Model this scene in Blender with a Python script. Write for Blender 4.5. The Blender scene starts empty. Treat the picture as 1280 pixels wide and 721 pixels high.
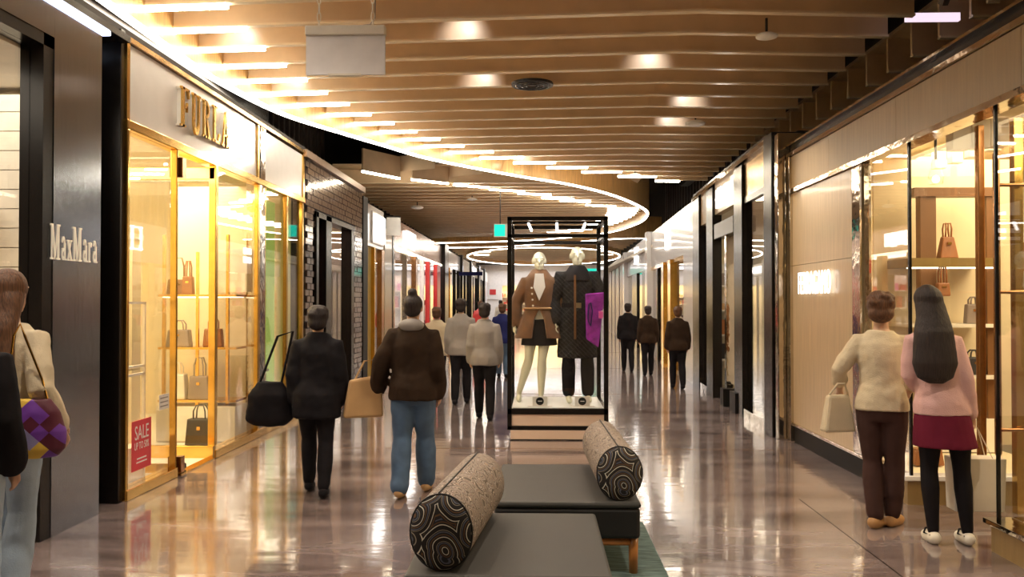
import bpy, math, random
from mathutils import Vector, Matrix, noise
random.seed(7)
C = bpy.context.scene.collection
R = math.radians
SC = bpy.context.scene

# ------------------------------------------------------------------ camera, world, exposure
cam = bpy.data.cameras.new('camera'); camo = bpy.data.objects.new('camera', cam); C.objects.link(camo)
cam.sensor_width = 36; cam.lens = 1100/1280*36
camo.location = (0, 0, 1.55); camo.rotation_euler = (R(90.859), 0, R(1.667))
cam.clip_end = 200
SC.camera = camo
SC.view_settings.view_transform = 'Standard'; SC.view_settings.look = 'None'
SC.view_settings.gamma = 1; SC.view_settings.use_curve_mapping = False
SC.view_settings.exposure = 0.25
w = bpy.data.worlds.new('world'); SC.world = w; w.use_nodes = True
w.node_tree.nodes['Background'].inputs[0].default_value = (1, .72, .5, 1)
w.node_tree.nodes['Background'].inputs[1].default_value = .25

def area(x, y, z, sx, sy, p, col=(1, .78, .5), rot=(0, 0, 0), name='area_light'):
    l = bpy.data.lights.new(name, 'AREA'); l.shape = 'RECTANGLE'; l.size = sx; l.size_y = sy; l.energy = p; l.color = col
    o = bpy.data.objects.new(name, l); o.location = (x, y, z); o.rotation_euler = rot; C.objects.link(o); return o
def spot(loc, target, p, size=60, col=(1, .85, .65), blend=.6, r=.03, parent=None):
    l = bpy.data.lights.new('spot_lamp', 'SPOT'); l.energy = p; l.spot_size = R(size); l.spot_blend = blend; l.color = col; l.shadow_soft_size = r
    o = bpy.data.objects.new('spot_lamp', l); o.location = loc
    o.rotation_euler = (Vector(target)-Vector(loc)).to_track_quat('-Z', 'Y').to_euler(); C.objects.link(o)
    if parent: o.parent = parent
    return o
WARM = (1, .80, .48); SOFT = (1, .86, .68); COOL = (.95, .93, 1)
# shop ceilings (lamps inside the shops)
area(-4.4, 5.0, 3.15, 1.6, 3.4, 66, SOFT)            # shop with steel front
area(-4.5, 7.6, 3.0, 1.8, 1.6, 95, WARM)            # gold shop front room
area(-4.3, 9.9, 2.9, 1.6, 2.2, 95, WARM)
area(-4.6, 14.2, 2.9, 1.8, 2.2, 54, (1, .72, .6))
area(-4.2, 17.6, 2.6, 1.4, 1.6, 36, WARM)
area(-4.4, 24.5, 2.9, 1.8, 8, 252, (1, .84, .76))
area(-4.4, 38, 2.9, 1.8, 12, 252, SOFT)
area(4.4, 8.2, 2.95, 1.8, 2.4, 85, WARM)            # right shop
area(4.6, 5.2, 2.95, 2.0, 3.0, 110, WARM)
area(4.3, 11.8, 2.8, 1.4, 2.0, 36, SOFT)
area(4.5, 14.6, 2.8, 1.4, 1.6, 36, SOFT)
area(4.9, 20, 2.6, 1.6, 5, 114, (1, .8, .6))
area(5.2, 30, 2.7, 1.6, 10, 144, SOFT)
area(0, 54, 3.6, 6, 5, 220, (.96, .95, 1))  # over the corridor end, outside the shops
# downlights of the mall ceiling (recessed between the baffles)
for (x, y) in ((-1.9, 7.3), (.6, 6.1), (1.9, 9.2), (-.8, 11.0), (.9, 14.0), (2.2, 12.6), (-1.5, 3.7), (1.6, 3.9), (0, 24), (-1.6, 21), (0, 29), (-2, 30), (0, 40), (1.2, 17)):
    spot((x, y, 4.02), (x, y, 0), 190, 110, SOFT, .8, .06)

# ------------------------------------------------------------------ helpers
class G:
    def __init__(s): s.v = []; s.f = []
    def add(s, vs, fs):
        n = len(s.v); s.v += [tuple(p) for p in vs]; s.f += [tuple(i+n for i in f) for f in fs]; return s
    def box(s, x0, x1, y0, y1, z0, z1, M=None):
        vs = [Vector(p) for p in ((x0,y0,z0),(x1,y0,z0),(x1,y1,z0),(x0,y1,z0),(x0,y0,z1),(x1,y0,z1),(x1,y1,z1),(x0,y1,z1))]
        if M: vs = [M @ p for p in vs]
        return s.add(vs, ((0,3,2,1),(4,5,6,7),(0,1,5,4),(1,2,6,5),(2,3,7,6),(3,0,4,7)))
    def hexa(s, b, t):   # four bottom, four top points
        return s.add(list(b)+list(t), ((0,3,2,1),(4,5,6,7),(0,1,5,4),(1,2,6,5),(2,3,7,6),(3,0,4,7)))
    def prism(s, poly, z0, z1, M=None):
        n = len(poly); vs = [Vector((x, y, z0)) for x, y in poly] + [Vector((x, y, z1)) for x, y in poly]
        if M: vs = [M @ p for p in vs]
        return s.add(vs, [tuple(range(n-1, -1, -1)), tuple(range(n, 2*n))] + [(i, (i+1) % n, n+(i+1) % n, n+i) for i in range(n)])
    def loft(s, rings, cap=True):
        n = len(rings[0]); m = len(rings); vs = [p for r in rings for p in r]; fs = []
        for j in range(m-1):
            for i in range(n): fs.append((j*n+i, j*n+(i+1) % n, (j+1)*n+(i+1) % n, (j+1)*n+i))
        if cap: fs += [tuple(range(n-1, -1, -1)), tuple(range((m-1)*n, m*n))]
        return s.add(vs, fs)
    def tube(s, pts, rad, seg=10, rnd=True, flat=1.0, closed=False):
        pts = [Vector(p) for p in pts]
        if not hasattr(rad, '__len__'): rad = [rad]*len(pts)
        if rnd:
            d0 = (pts[0]-pts[1]).normalized(); d1 = (pts[-1]-pts[-2]).normalized()
            pts = [pts[0]+d0*rad[0]*.9, pts[0]+d0*rad[0]*.6] + pts + [pts[-1]+d1*rad[-1]*.6, pts[-1]+d1*rad[-1]*.9]
            rad = [rad[0]*.35, rad[0]*.8] + list(rad) + [rad[-1]*.8, rad[-1]*.35]
        rings = []; up = None
        for i, p in enumerate(pts):
            a = pts[max(i-1, 0)]; b = pts[min(i+1, len(pts)-1)]
            if closed: a = pts[i-1]; b = pts[(i+1) % len(pts)]
            d = (b-a).normalized()
            if up is None: up = Vector((1, 0, 0)) if abs(d.x) < .8 else Vector((0, 0, 1))
            u = (up - d*up.dot(d)).normalized(); up = u; v = d.cross(u)
            rings.append([p + (u*math.cos(t)+v*math.sin(t)*flat)*rad[i] for t in (2*math.pi*k/seg for k in range(seg))])
        if closed: rings.append(rings[0]); return s.loft(rings, False)
        return s.loft(rings)
    def ell(s, c, r, M=None, seg=14, rin=9):
        rings = []
        for j in range(rin+1):
            a = -math.pi/2 + math.pi*(j+.0)/rin; a = max(min(a, 1.5), -1.5)
            rg = [Vector((r[0]*math.cos(a)*math.cos(t), r[1]*math.cos(a)*math.sin(t), r[2]*math.sin(a))) for t in (2*math.pi*k/seg for k in range(seg))]
            if M: rg = [M @ p for p in rg]
            rings.append([p+Vector(c) for p in rg])
        return s.loft(rings)
    def zrings(s, prof, seg=20):   # (z, rx, ry, cx, cy)
        return s.loft([[(q[3]+q[1]*math.cos(t), q[4]+q[2]*math.sin(t), q[0]) for t in (2*math.pi*k/seg for k in range(seg))] for q in prof])
    def cyl(s, c, r, z0, z1, seg=20, M=None):
        return s.prism([(c[0]+r*math.cos(2*math.pi*k/seg), c[1]+r*math.sin(2*math.pi*k/seg)) for k in range(seg)], z0, z1, M)
    def build(s, name, m, parent=None, smooth=False, bevel=0, kind=None, loc=None):
        me = bpy.data.meshes.new(name); me.from_pydata(s.v, [], s.f); me.update()
        me.materials.append(m)
        if smooth: me.polygons.foreach_set('use_smooth', [True]*len(me.polygons))
        o = bpy.data.objects.new(name, me); C.objects.link(o)
        if parent: o.parent = parent
        if loc: o.location = loc
        if bevel:
            b = o.modifiers.new('bevel', 'BEVEL'); b.width = bevel; b.segments = 2; b.limit_method = 'ANGLE'
        if kind: o['kind'] = kind
        return o
def bx(name, m, parent, *a, bevel=0): return G().box(*a).build(name, m, parent, bevel=bevel)
def empty(name, loc=(0, 0, 0), rz=0, parent=None):
    o = bpy.data.objects.new(name, None); C.objects.link(o); o.location = loc; o.rotation_euler = (0, 0, rz); o.empty_display_size = .1
    if parent: o.parent = parent
    return o
def thing(name, label, cat, loc=(0, 0, 0), rz=0, group=None):
    return tag(empty(name, loc, rz), label, cat, group)
def tag(o, label, cat, group=None):
    o['label'] = label; o['category'] = cat
    if group: o['group'] = group
    return o
def struct(name, loc=(0, 0, 0)):
    o = empty(name, loc); o['kind'] = 'structure'; return o
def st(o): o['kind'] = 'structure'; return o

def nd(t, typ, **k):
    n = t.nodes.new(typ)
    for a, b in k.items():
        if a.startswith('i_'): n.inputs[a[2:].replace('_', ' ')].default_value = b
        else: setattr(n, a, b)
    return n
def mat(name, col, rough=.5, metal=0, var=.06, scale=8, bump=0, bscale=60, stretch=(1, 1, 1), coat=0, emit=None, estr=0, spec=.5, sheen=0, rvar=0):
    m = bpy.data.materials.new(name); m.use_nodes = True; t = m.node_tree; p = t.nodes['Principled BSDF']; L = t.links
    p.inputs['Roughness'].default_value = rough; p.inputs['Metallic'].default_value = metal
    p.inputs['Specular IOR Level'].default_value = spec; p.inputs['Coat Weight'].default_value = coat; p.inputs['Coat Roughness'].default_value = .08
    p.inputs['Sheen Weight'].default_value = sheen
    tc = nd(t, 'ShaderNodeTexCoord'); mp = nd(t, 'ShaderNodeMapping'); mp.inputs['Scale'].default_value = stretch
    L.new(tc.outputs['Object'], mp.inputs[0])
    nz = nd(t, 'ShaderNodeTexNoise', i_Scale=scale, i_Detail=4.0); L.new(mp.outputs[0], nz.inputs['Vector'])
    cr = nd(t, 'ShaderNodeValToRGB'); cr.color_ramp.elements[0].position = .3; cr.color_ramp.elements[1].position = .7
    cr.color_ramp.elements[0].color = tuple(max(0, c*(1-var)) for c in col)+(1,); cr.color_ramp.elements[1].color = tuple(min(1, c*(1+var)) for c in col)+(1,)
    L.new(nz.outputs[0], cr.inputs[0]); L.new(cr.outputs[0], p.inputs['Base Color'])
    if rvar:
        mr = nd(t, 'ShaderNodeMapRange'); mr.inputs[3].default_value = max(0, rough-rvar); mr.inputs[4].default_value = rough+rvar
        L.new(nz.outputs[0], mr.inputs[0]); L.new(mr.outputs[0], p.inputs['Roughness'])
    if bump:
        n2 = nd(t, 'ShaderNodeTexNoise', i_Scale=bscale, i_Detail=3.0); L.new(mp.outputs[0], n2.inputs['Vector'])
        b = nd(t, 'ShaderNodeBump', i_Strength=bump, i_Distance=.01); L.new(n2.outputs[0], b.inputs['Height']); L.new(b.outputs[0], p.inputs['Normal'])
    if estr:
        p.inputs['Emission Color'].default_value = tuple(emit or col)+(1,); p.inputs['Emission Strength'].default_value = estr
    return m
def glass(name, tint=(1, 1, 1), f0=.05, k=1.0):
    m = bpy.data.materials.new(name); m.use_nodes = True; t = m.node_tree; L = t.links
    t.nodes.remove(t.nodes['Principled BSDF']); out = t.nodes['Material Output']
    tr = nd(t, 'ShaderNodeBsdfTransparent'); tr.inputs[0].default_value = tuple(tint)+(1,)
    gl = nd(t, 'ShaderNodeBsdfGlossy'); gl.inputs['Roughness'].default_value = .0
    lw = nd(t, 'ShaderNodeLayerWeight'); lw.inputs[0].default_value = .5
    pw = nd(t, 'ShaderNodeMath', operation='POWER'); pw.inputs[1].default_value = 4.0
    ma = nd(t, 'ShaderNodeMath', operation='MULTIPLY_ADD'); ma.inputs[1].default_value = k*(1-f0); ma.inputs[2].default_value = f0; ma.use_clamp = True
    mx = nd(t, 'ShaderNodeMixShader'); L.new(lw.outputs['Facing'], pw.inputs[0]); L.new(pw.outputs[0], ma.inputs[0]); L.new(ma.outputs[0], mx.inputs[0])
    L.new(tr.outputs[0], mx.inputs[1]); L.new(gl.outputs[0], mx.inputs[2]); L.new(mx.outputs[0], out.inputs[0])
    return m
def emis(name, col, s): return mat(name, col, .5, 0, 0, estr=s, emit=col)

M = {}
M['glass'] = glass('clear_glass'); M['case_glass'] = glass('case_glass', f0=.03, k=.7)
M['black'] = mat('dark_bronze', (.008, .006, .005), .25, .0, .1, spec=.35)
M['black_matt'] = mat('black_matt', (.008, .007, .007), .5, spec=.25)
M['void'] = mat('dark_void', (.028, .020, .015), .8)
M['gold'] = mat('polished_gold', (.80, .50, .13), .16, 1, .08, bump=.12, bscale=6)
M['brass_dark'] = mat('aged_brass', (.50, .30, .09), .22, 1, .1)
M['chrome'] = mat('rippled_chrome', (.62, .56, .48), .08, 1, .05, bump=.6, bscale=5)
M['copper'] = mat('copper_bronze', (.42, .22, .10), .22, 1, .1)
M['cream'] = mat('cream_wall', (.84, .72, .48), .5, var=.04, scale=3)
M['ivory'] = mat('ivory', (.80, .74, .62), .45)
M['white'] = mat('white_panel', (.86, .85, .86), .25, coat=.4, var=.02)
M['white_matt'] = mat('white_matt', (.78, .75, .70), .6)
M['beige'] = mat('beige_timber_panel', (.56, .42, .25), .32, var=.1, scale=6, stretch=(1, 5, .35), coat=.2)
M['beige_dark'] = mat('beige_fascia', (.30, .195, .08), .4, var=.12, scale=6, stretch=(1, 5, .35))
M['baffle'] = mat('tan_baffle', (.76, .57, .36), .42, var=.08, scale=3)
M['baffle_edge'] = mat('baffle_edge', (.85, .70, .48), .25)  # lighter than tan_baffle: caught light put into the colour
M['wood'] = mat('oak_veneer', (.64, .38, .14), .4, var=.22, scale=5, stretch=(6, 6, .5), coat=.15)
M['bar'] = emis('light_bar', (1, .88, .68), 30)
M['bar_far'] = emis('light_bar_far', (1, .9, .72), 9)
M['led'] = emis('led_strip', (1, .93, .82), 14)
M['ledblue'] = emis('cove_strip', (.72, .80, 1), 14)
M['sign'] = emis('sign_glow', (1, .97, .93), 3.2)
M['sign2'] = emis('sign_glow_soft', (.9, .80, .64), .22)
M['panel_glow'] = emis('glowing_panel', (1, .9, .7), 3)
M['exit'] = emis('exit_teal', (.0, .60, .45), 1.0)
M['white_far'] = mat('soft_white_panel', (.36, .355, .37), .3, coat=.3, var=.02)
M['red'] = mat('red_paper', (.72, .05, .07), .5)
M['redm'] = mat('red_lacquer', (.55, .04, .04), .3)
M['white_text'] = mat('white_print', (.9, .86, .84), .5, var=0)
M['green'] = emis('green_glow_backdrop', (.42, .60, .12), .55)  # backdrop brightness put in as glow, no lamp behind it
M['suede'] = mat('brown_suede', (.16, .065, .017), .75, var=.25, scale=12, bump=.3, sheen=.4)
M['teal_coat'] = mat('dark_check_coat', (.016, .018, .022), .7, var=.3)
M['purple'] = mat('purple_satin', (.30, .03, .36), .3, var=.4, scale=14)
M['pink'] = mat('pink_leather', (.75, .10, .40), .4)
M['mann'] = mat('mannequin_cream', (.74, .72, .55), .35, var=.02)
M['skin'] = mat('skin', (.55, .33, .22), .5, var=.05)
M['hair_black'] = mat('black_hair', (.018, .009, .008), .62, var=.5, scale=20, stretch=(8, 8, .4), bump=.5, bscale=14)
M['hair_brown'] = mat('brown_hair', (.10, .04, .015), .62, var=.5, scale=20, stretch=(8, 8, .4), bump=.5, bscale=14)
M['pinktop'] = mat('pink_knit', (.66, .40, .38), .8, var=.05, bump=.3, bscale=140)
M['creamtop'] = mat('cream_knit', (.62, .52, .36), .8, var=.06, bump=.3, bscale=120)
M['burgundy'] = mat('burgundy_wool', (.13, .012, .03), .8, var=.1, spec=.12)
M['tights'] = mat('black_tights', (.012, .010, .012), .6, spec=.12)
M['blackcloth'] = mat('black_cloth', (.014, .012, .014), .8, var=.2, spec=.12)
M['darkbrown'] = mat('dark_brown_cloth', (.035, .02, .012), .8, var=.2, spec=.12)
M['browntrouser'] = mat('brown_trouser', (.06, .03, .025), .8, spec=.12)
M['denim'] = mat('blue_denim', (.07, .12, .20), .8, var=.2, bump=.2, bscale=160)
M['denimlight'] = mat('pale_denim', (.36, .45, .56), .8, var=.15, bump=.2, bscale=160)
M['navy'] = mat('navy_cloth', (.02, .025, .12), .8, spec=.12)
M['tanshoe'] = mat('tan_shoe', (.42, .22, .08), .6)
M['tan'] = mat('tan_canvas', (.50, .30, .13), .7)
M['greycloth'] = mat('grey_cloth', (.30, .27, .25), .8)
M['whitebag'] = mat('white_paper', (.70, .62, .52), .55, var=.03)
M['benchtop'] = mat('grey_vinyl', (.05, .047, .043), .55, var=.05, bump=.25, bscale=220)
M['benchside'] = mat('black_vinyl', (.014, .013, .013), .5, bump=.2, bscale=200)
M['orangewood'] = mat('orange_beech', (.50, .19, .045), .35, var=.15, scale=4, stretch=(6, 6, 1), coat=.3)
M['pinkbase'] = mat('pale_pink_base', (.72, .55, .44), .4, var=.02)
M['floorcase'] = mat('case_floor_white', (.75, .76, .72), .3)
M['shade'] = mat('speaker_black', (.02, .02, .02), .4)
M['steelgrey'] = mat('grey_steel', (.08, .06, .05), .5)
M['pleat'] = mat('pale_pleat', (.62, .55, .55), .35, .2)
M['pinkstore'] = mat('pink_copper_fascia', (.62, .42, .33), .22, .5, .25, scale=3)
M['brown'] = mat('brown_frame', (.20, .09, .03), .4)
M['olive'] = mat('olive_bronze', (.28, .19, .06), .35, .4)
M['bagbrown'] = mat('bag_tan_leather', (.30, .11, .03), .45)
M['bagblack'] = mat('bag_black_leather', (.02, .017, .015), .4)
M['baggrey'] = mat('bag_taupe_leather', (.26, .20, .16), .45)

def brushed():
    m = mat('brushed_steel', (.36, .39, .45), .15, 1, .10, scale=4, stretch=(60, 60, .6), bump=.05, bscale=3)
    return m
M['steel'] = brushed()
def floor_mat():
    m = bpy.data.materials.new('polished_stone'); m.use_nodes = True; t = m.node_tree; p = t.nodes['Principled BSDF']; L = t.links
    tc = nd(t, 'ShaderNodeTexCoord'); mp = nd(t, 'ShaderNodeMapping'); mp.inputs['Scale'].default_value = (.35, 1.3, 1); mp.inputs['Rotation'].default_value = (0, 0, .25)
    L.new(tc.outputs['Object'], mp.inputs[0])
    n = nd(t, 'ShaderNodeTexNoise', i_Scale=1.6, i_Detail=7.0, i_Roughness=.62, i_Distortion=1.2); L.new(mp.outputs[0], n.inputs['Vector'])
    cr = nd(t, 'ShaderNodeValToRGB'); e = cr.color_ramp.elements; e[0].position = .34; e[0].color = (.10, .07, .066, 1); e[1].position = .7; e[1].color = (.33, .265, .255, 1)
    q = cr.color_ramp.elements.new(.5); q.color = (.20, .15, .145, 1)
    L.new(n.outputs[0], cr.inputs[0]); L.new(cr.outputs[0], p.inputs['Base Color'])
    p.inputs['Roughness'].default_value = .13; p.inputs['Specular IOR Level'].default_value = .9
    p.inputs['Coat Weight'].default_value = .5; p.inputs['Coat Roughness'].default_value = .05; p.inputs['Coat IOR'].default_value = 1.6
    m2 = nd(t, 'ShaderNodeMapping'); m2.inputs['Scale'].default_value = (.6, 2.2, 1); L.new(tc.outputs['Object'], m2.inputs[0])
    nb = nd(t, 'ShaderNodeTexNoise', i_Scale=2.4, i_Detail=2.0); L.new(m2.outputs[0], nb.inputs['Vector'])
    b = nd(t, 'ShaderNodeBump', i_Strength=.10, i_Distance=.02); L.new(nb.outputs[0], b.inputs['Height'])
    L.new(b.outputs[0], p.inputs['Normal']); L.new(b.outputs[0], p.inputs['Coat Normal'])
    return m
M['floor'] = floor_mat()
def fabric(name, scale, dark, rep=24):
    # contour-line print: rings around scattered centres
    m = bpy.data.materials.new(name); m.use_nodes = True; t = m.node_tree; p = t.nodes['Principled BSDF']; L = t.links
    tc = nd(t, 'ShaderNodeTexCoord'); nz = nd(t, 'ShaderNodeTexNoise', i_Scale=scale*.6, i_Detail=1.0); L.new(tc.outputs['Object'], nz.inputs['Vector'])
    mixv = nd(t, 'ShaderNodeMixRGB', blend_type='ADD'); mixv.inputs[0].default_value = .10; L.new(tc.outputs['Object'], mixv.inputs[1]); L.new(nz.outputs[1], mixv.inputs[2])
    v = nd(t, 'ShaderNodeTexVoronoi', i_Scale=scale, i_Randomness=.85); L.new(mixv.outputs[0], v.inputs['Vector'])
    mu = nd(t, 'ShaderNodeMath', operation='MULTIPLY'); mu.inputs[1].default_value = rep/4; L.new(v.outputs['Distance'], mu.inputs[0])
    fr = nd(t, 'ShaderNodeMath', operation='FRACT'); L.new(mu.outputs[0], fr.inputs[0])
    cr = nd(t, 'ShaderNodeValToRGB'); cr.color_ramp.interpolation = 'CONSTANT'
    e = cr.color_ramp.elements; e[0].position = 0; e[0].color = dark+(1,); e[1].position = .34; e[1].color = (.74, .70, .58, 1)
    for pos, c in ((.42, (.02, .018, .016)), (.56, (.16, .075, .03)), (.64, (.02, .02, .024)), (.78, (.12, .13, .18)), (.86, (.02, .018, .016)), (.95, (.36, .30, .22))):
        x = e.new(pos); x.color = c+(1,)
    L.new(fr.outputs[0], cr.inputs[0]); L.new(cr.outputs[0], p.inputs['Base Color']); p.inputs['Roughness'].default_value = .75
    w2 = nd(t, 'ShaderNodeTexNoise', i_Scale=300.0); b = nd(t, 'ShaderNodeBump', i_Strength=.3, i_Distance=.002); L.new(tc.outputs['Object'], w2.inputs['Vector']); L.new(w2.outputs[0], b.inputs['Height']); L.new(b.outputs[0], p.inputs['Normal'])
    return m, cr
M['print'] = fabric('contour_print', 7.5, (.014, .011, .010), 13)[0]
def side_fabric():  # lighter copy of the print: paleness at grazing angle put into colour
    m, cr = fabric('contour_print_side', 12, (.05, .035, .025), 14)
    for e, c in zip(cr.color_ramp.elements, ((.10,.07,.05),(.58,.48,.38),(.14,.10,.08),(.36,.24,.16),(.16,.12,.10),(.46,.40,.36),(.14,.10,.08),(.55,.46,.38))): e.color = c+(1,)
    return m
M['print_side'] = side_fabric()
def rug_mat():
    m = mat('teal_carpet', (.11, .16, .15), .95, var=.6, scale=7, stretch=(1, 7, 1), bump=.5, bscale=200); return m
M['rug'] = rug_mat()
def quilt():
    m = bpy.data.materials.new('quilt_patches'); m.use_nodes = True; t = m.node_tree; p = t.nodes['Principled BSDF']; L = t.links
    tc = nd(t, 'ShaderNodeTexCoord'); mp = nd(t, 'ShaderNodeMapping'); mp.inputs['Rotation'].default_value = (0, .785, 0); mp.inputs['Scale'].default_value = (17, 3, 17); L.new(tc.outputs['Object'], mp.inputs[0])
    v = nd(t, 'ShaderNodeTexVoronoi', distance='CHEBYCHEV', i_Scale=1.0, i_Randomness=.0); L.new(mp.outputs[0], v.inputs['Vector'])
    sp = nd(t, 'ShaderNodeSeparateColor'); L.new(v.outputs['Color'], sp.inputs[0])
    cr = nd(t, 'ShaderNodeValToRGB'); cr.color_ramp.interpolation = 'CONSTANT'; e = cr.color_ramp.elements
    e[0].color = (.09, .008, .025, 1); e[1].position = .36; e[1].color = (.16, .04, .34, 1)
    for pos, c in ((.58, (.75, .50, .07)), (.74, (.30, .27, .50)), (.88, (.09, .008, .025))): x = e.new(pos); x.color = c+(1,)
    L.new(sp.outputs[0], cr.inputs[0]); L.new(cr.outputs[0], p.inputs['Base Color']); p.inputs['Roughness'].default_value = .5
    return m
M['quilt'] = quilt()
def tile_wall_mat(): return mat('glazed_brown_tile', (.15, .105, .09), .12, .2, .35, scale=9, coat=.6)
M['tile'] = tile_wall_mat()
def check_mat():
    m = mat('checked_wool', (.018, .018, .022), .75, spec=.12); t = m.node_tree; p = t.nodes['Principled BSDF']; L = t.links
    tc = nd(t, 'ShaderNodeTexCoord'); mp = nd(t, 'ShaderNodeMapping'); mp.inputs['Rotation'].default_value = (0, .8, 0); L.new(tc.outputs['Object'], mp.inputs[0])
    br = nd(t, 'ShaderNodeTexBrick', i_Scale=7.0); br.offset = 0
    br.inputs['Color1'].default_value = (.008, .009, .012, 1); br.inputs['Color2'].default_value = (.012, .010, .010, 1); br.inputs['Mortar'].default_value = (.10, .09, .09, 1)
    br.inputs['Mortar Size'].default_value = .012
    rt = nd(t, 'ShaderNodeMapping'); rt.inputs['Rotation'].default_value = (R(90), 0, 0); L.new(mp.outputs[0], rt.inputs[0]); L.new(rt.outputs[0], br.inputs['Vector'])
    L.new(br.outputs[0], p.inputs['Base Color']); return m
M['check'] = check_mat()

LW = -3.22
LM = Matrix(((0, 0, 1, 0), (1, 0, 0, 0), (0, 1, 0, 0), (0, 0, 0, 1)))     # local x->+Y, y->+Z, z->+X (signs on the left wall)
RM = Matrix(((0, 0, -1, 0), (-1, 0, 0, 0), (0, 1, 0, 0), (0, 0, 0, 1)))   # signs on the right wall
FM = Matrix(((1, 0, 0, 0), (0, 0, -1, 0), (0, 1, 0, 0), (0, 0, 0, 1)))    # facing the camera
def text(s, size, ext, rot, name, m, parent, loc, width=None, space=1.0, bev=0):
    cu = bpy.data.curves.new('t', 'FONT'); cu.body = s; cu.size = size; cu.extrude = ext; cu.bevel_depth = bev; cu.space_character = space; cu.resolution_u = 3
    o = bpy.data.objects.new('t', cu); C.objects.link(o); bpy.context.view_layer.update()
    me = bpy.data.meshes.new_from_object(o.evaluated_get(bpy.context.evaluated_depsgraph_get())); bpy.data.objects.remove(o)
    xs = [v.co.x for v in me.vertices]; ys = [v.co.y for v in me.vertices]
    x0, x1, y0 = min(xs), max(xs), min(ys); k = (width/(x1-x0)) if width else 1
    for v in me.vertices: v.co = rot.to_3x3() @ Vector(((v.co.x-x0)*k, v.co.y-y0, v.co.z))
    me.name = name; me.materials.clear(); me.materials.append(m)
    n = bpy.data.objects.new(name, me); C.objects.link(n); n.location = loc
    if parent: n.parent = parent
    return n

# ------------------------------------------------------------------ floor
floor = struct('floor')
bx('slab', M['floor'], floor, -9, 9, -6, 62, -.2, 0)
g = G()
for y in (-1, 3, 9.3, 14.8, 20.5, 27, 35, 45): g.box(-3.1, 3.0, y, y+.012, 0, .0015)
g.build('joint_strip', M['brass_dark'], floor)
bx('joint_strip', M['black'], floor, 2.05, 2.058, 1.0, 7, 0, .0012)

# ------------------------------------------------------------------ ceiling
ceil = struct('ceiling')
bx('slab', M['void'], ceil, -9, 9, -6, 62, 5.9, 6.1)
bx('bounce_board', M['baffle'], ceil, -3.7, 3.3, -2, 9.5, 4.46, 4.5); bx('bounce_board', M['baffle'], ceil, -2.6, 3.35, 9.5, 13.5, 4.46, 4.5); bx('bounce_board', M['baffle'], ceil, -.6, 3.4, 13.5, 18.2, 4.46, 4.5)  # boards added above the baffles to bounce light back onto them
bx('bounce_board', M['baffle'], ceil, 3.87, 7.6, -2, 16, 4.46, 4.5)  # added likewise, also closing the gaps over the right baffles
bx('bounce_board', M['baffle'], ceil, -4.3, 2.4, 18.3, 34, 4.40, 4.44); bx('bounce_board', M['baffle'], ceil, -4.3, 4.2, 36, 57, 4.40, 4.44)  # further added bounce boards over the far fields
ZB = 4.08
def baffle(x0, x1, Yc, kinks, parent=ceil, h=.36, name='baffle'):
    # kinks: function X -> Y ; a board bent in plan
    xs = [x0] + [k for k in (1.43, 4.7) if x0 < k < x1] + [x1]
    r = []
    for x in xs:
        y = kinks(x, Yc); r.append([(x, y-.02, ZB), (x, y+.02, ZB), (x, y+.02, ZB+h), (x, y-.02, ZB+h)])
    o = G().loft(r).build(name, M['baffle'], parent)
    e = G().loft([[(p[0], p[1]-.026 if i in (0, 3) else p[1]+.006, (ZB-.008) if i in (0, 1) else ZB+.012) for i, p in enumerate(q)] for q in r]).build('edge_highlight', M['baffle_edge'], o)  # paler strip for the light caught along the lower edge
    return o
def bend(x, Yc):
    if x < 1.43: return Yc - .07*(x-1.43)
    if x < 4.7: return Yc + .09*(x-1.43)
    return Yc + .09*3.27 - .16*(x-4.7)
bars = [(172,283,2),(202,304,29),(237,328,54),(265,355,76),(298,382,95),(330,409,113),(361,436,127),(393,463,139),(425,492,151),(457,521,162),(489,550,171),(520,580,180),(560,617,188.5),(600,654,197),(642,694,204),(683,733,212),(726,775,217),(770,817,223),(817,847,227)]
ordw = ['first','second','third','fourth','fifth','sixth','seventh','eighth','ninth','tenth','eleventh','twelfth','thirteenth','fourteenth','fifteenth','sixteenth','seventeenth','eighteenth','nineteenth','twentieth']
def light_bar(a, b, label, group, wdt=.05, hh=.035, m='bar'):
    a = Vector(a); b = Vector(b); d = (b-a).normalized(); n = Vector((-d.y, d.x, 0))*wdt/2; L_ = (b-a).length; c = (a+b)/2
    t = thing('linear_light', label, 'ceiling light', c, 0, group)
    def bar(l, z0, z1, w_):
        nn = n.normalized()*w_/2; p, q = -d*l/2, d*l/2
        return G().hexa([p-nn+Vector((0,0,z0)), q-nn+Vector((0,0,z0)), q+nn+Vector((0,0,z0)), p+nn+Vector((0,0,z0))], [p-nn+Vector((0,0,z1)), q-nn+Vector((0,0,z1)), q+nn+Vector((0,0,z1)), p+nn+Vector((0,0,z1))])
    bar(L_, -hh, 0, wdt).build('diffuser', M[m], t, bevel=.008)
    bar(L_+.02, .0, .012, wdt+.014).build('housing', M['white_matt'], t)
for k in range(-11, 18):
    Yc = 7.69+.62*k
    if k+1 >= 0 and k+1 < len(bars): xl = (bars[k+1][0]-672)/(377-bars[k+1][2])*(ZB-1.55)
    else: xl = -3.42
    xr = 3.33+.02*(Yc-7.7)
    baffle(xl, xr, Yc, bend)
    if Yc < 16: baffle(3.85, 7.6, Yc, bend)
    if k < -1:
        light_bar((-3.4, bend(-3.4, Yc), ZB-.01), (-2.66, bend(-2.66, Yc), ZB-.01), 'glowing ceiling bar above the frame, %s behind the hanging sign towards the viewer' % ordw[-k-2], 'baffle light bars nearer than the frame')
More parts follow.
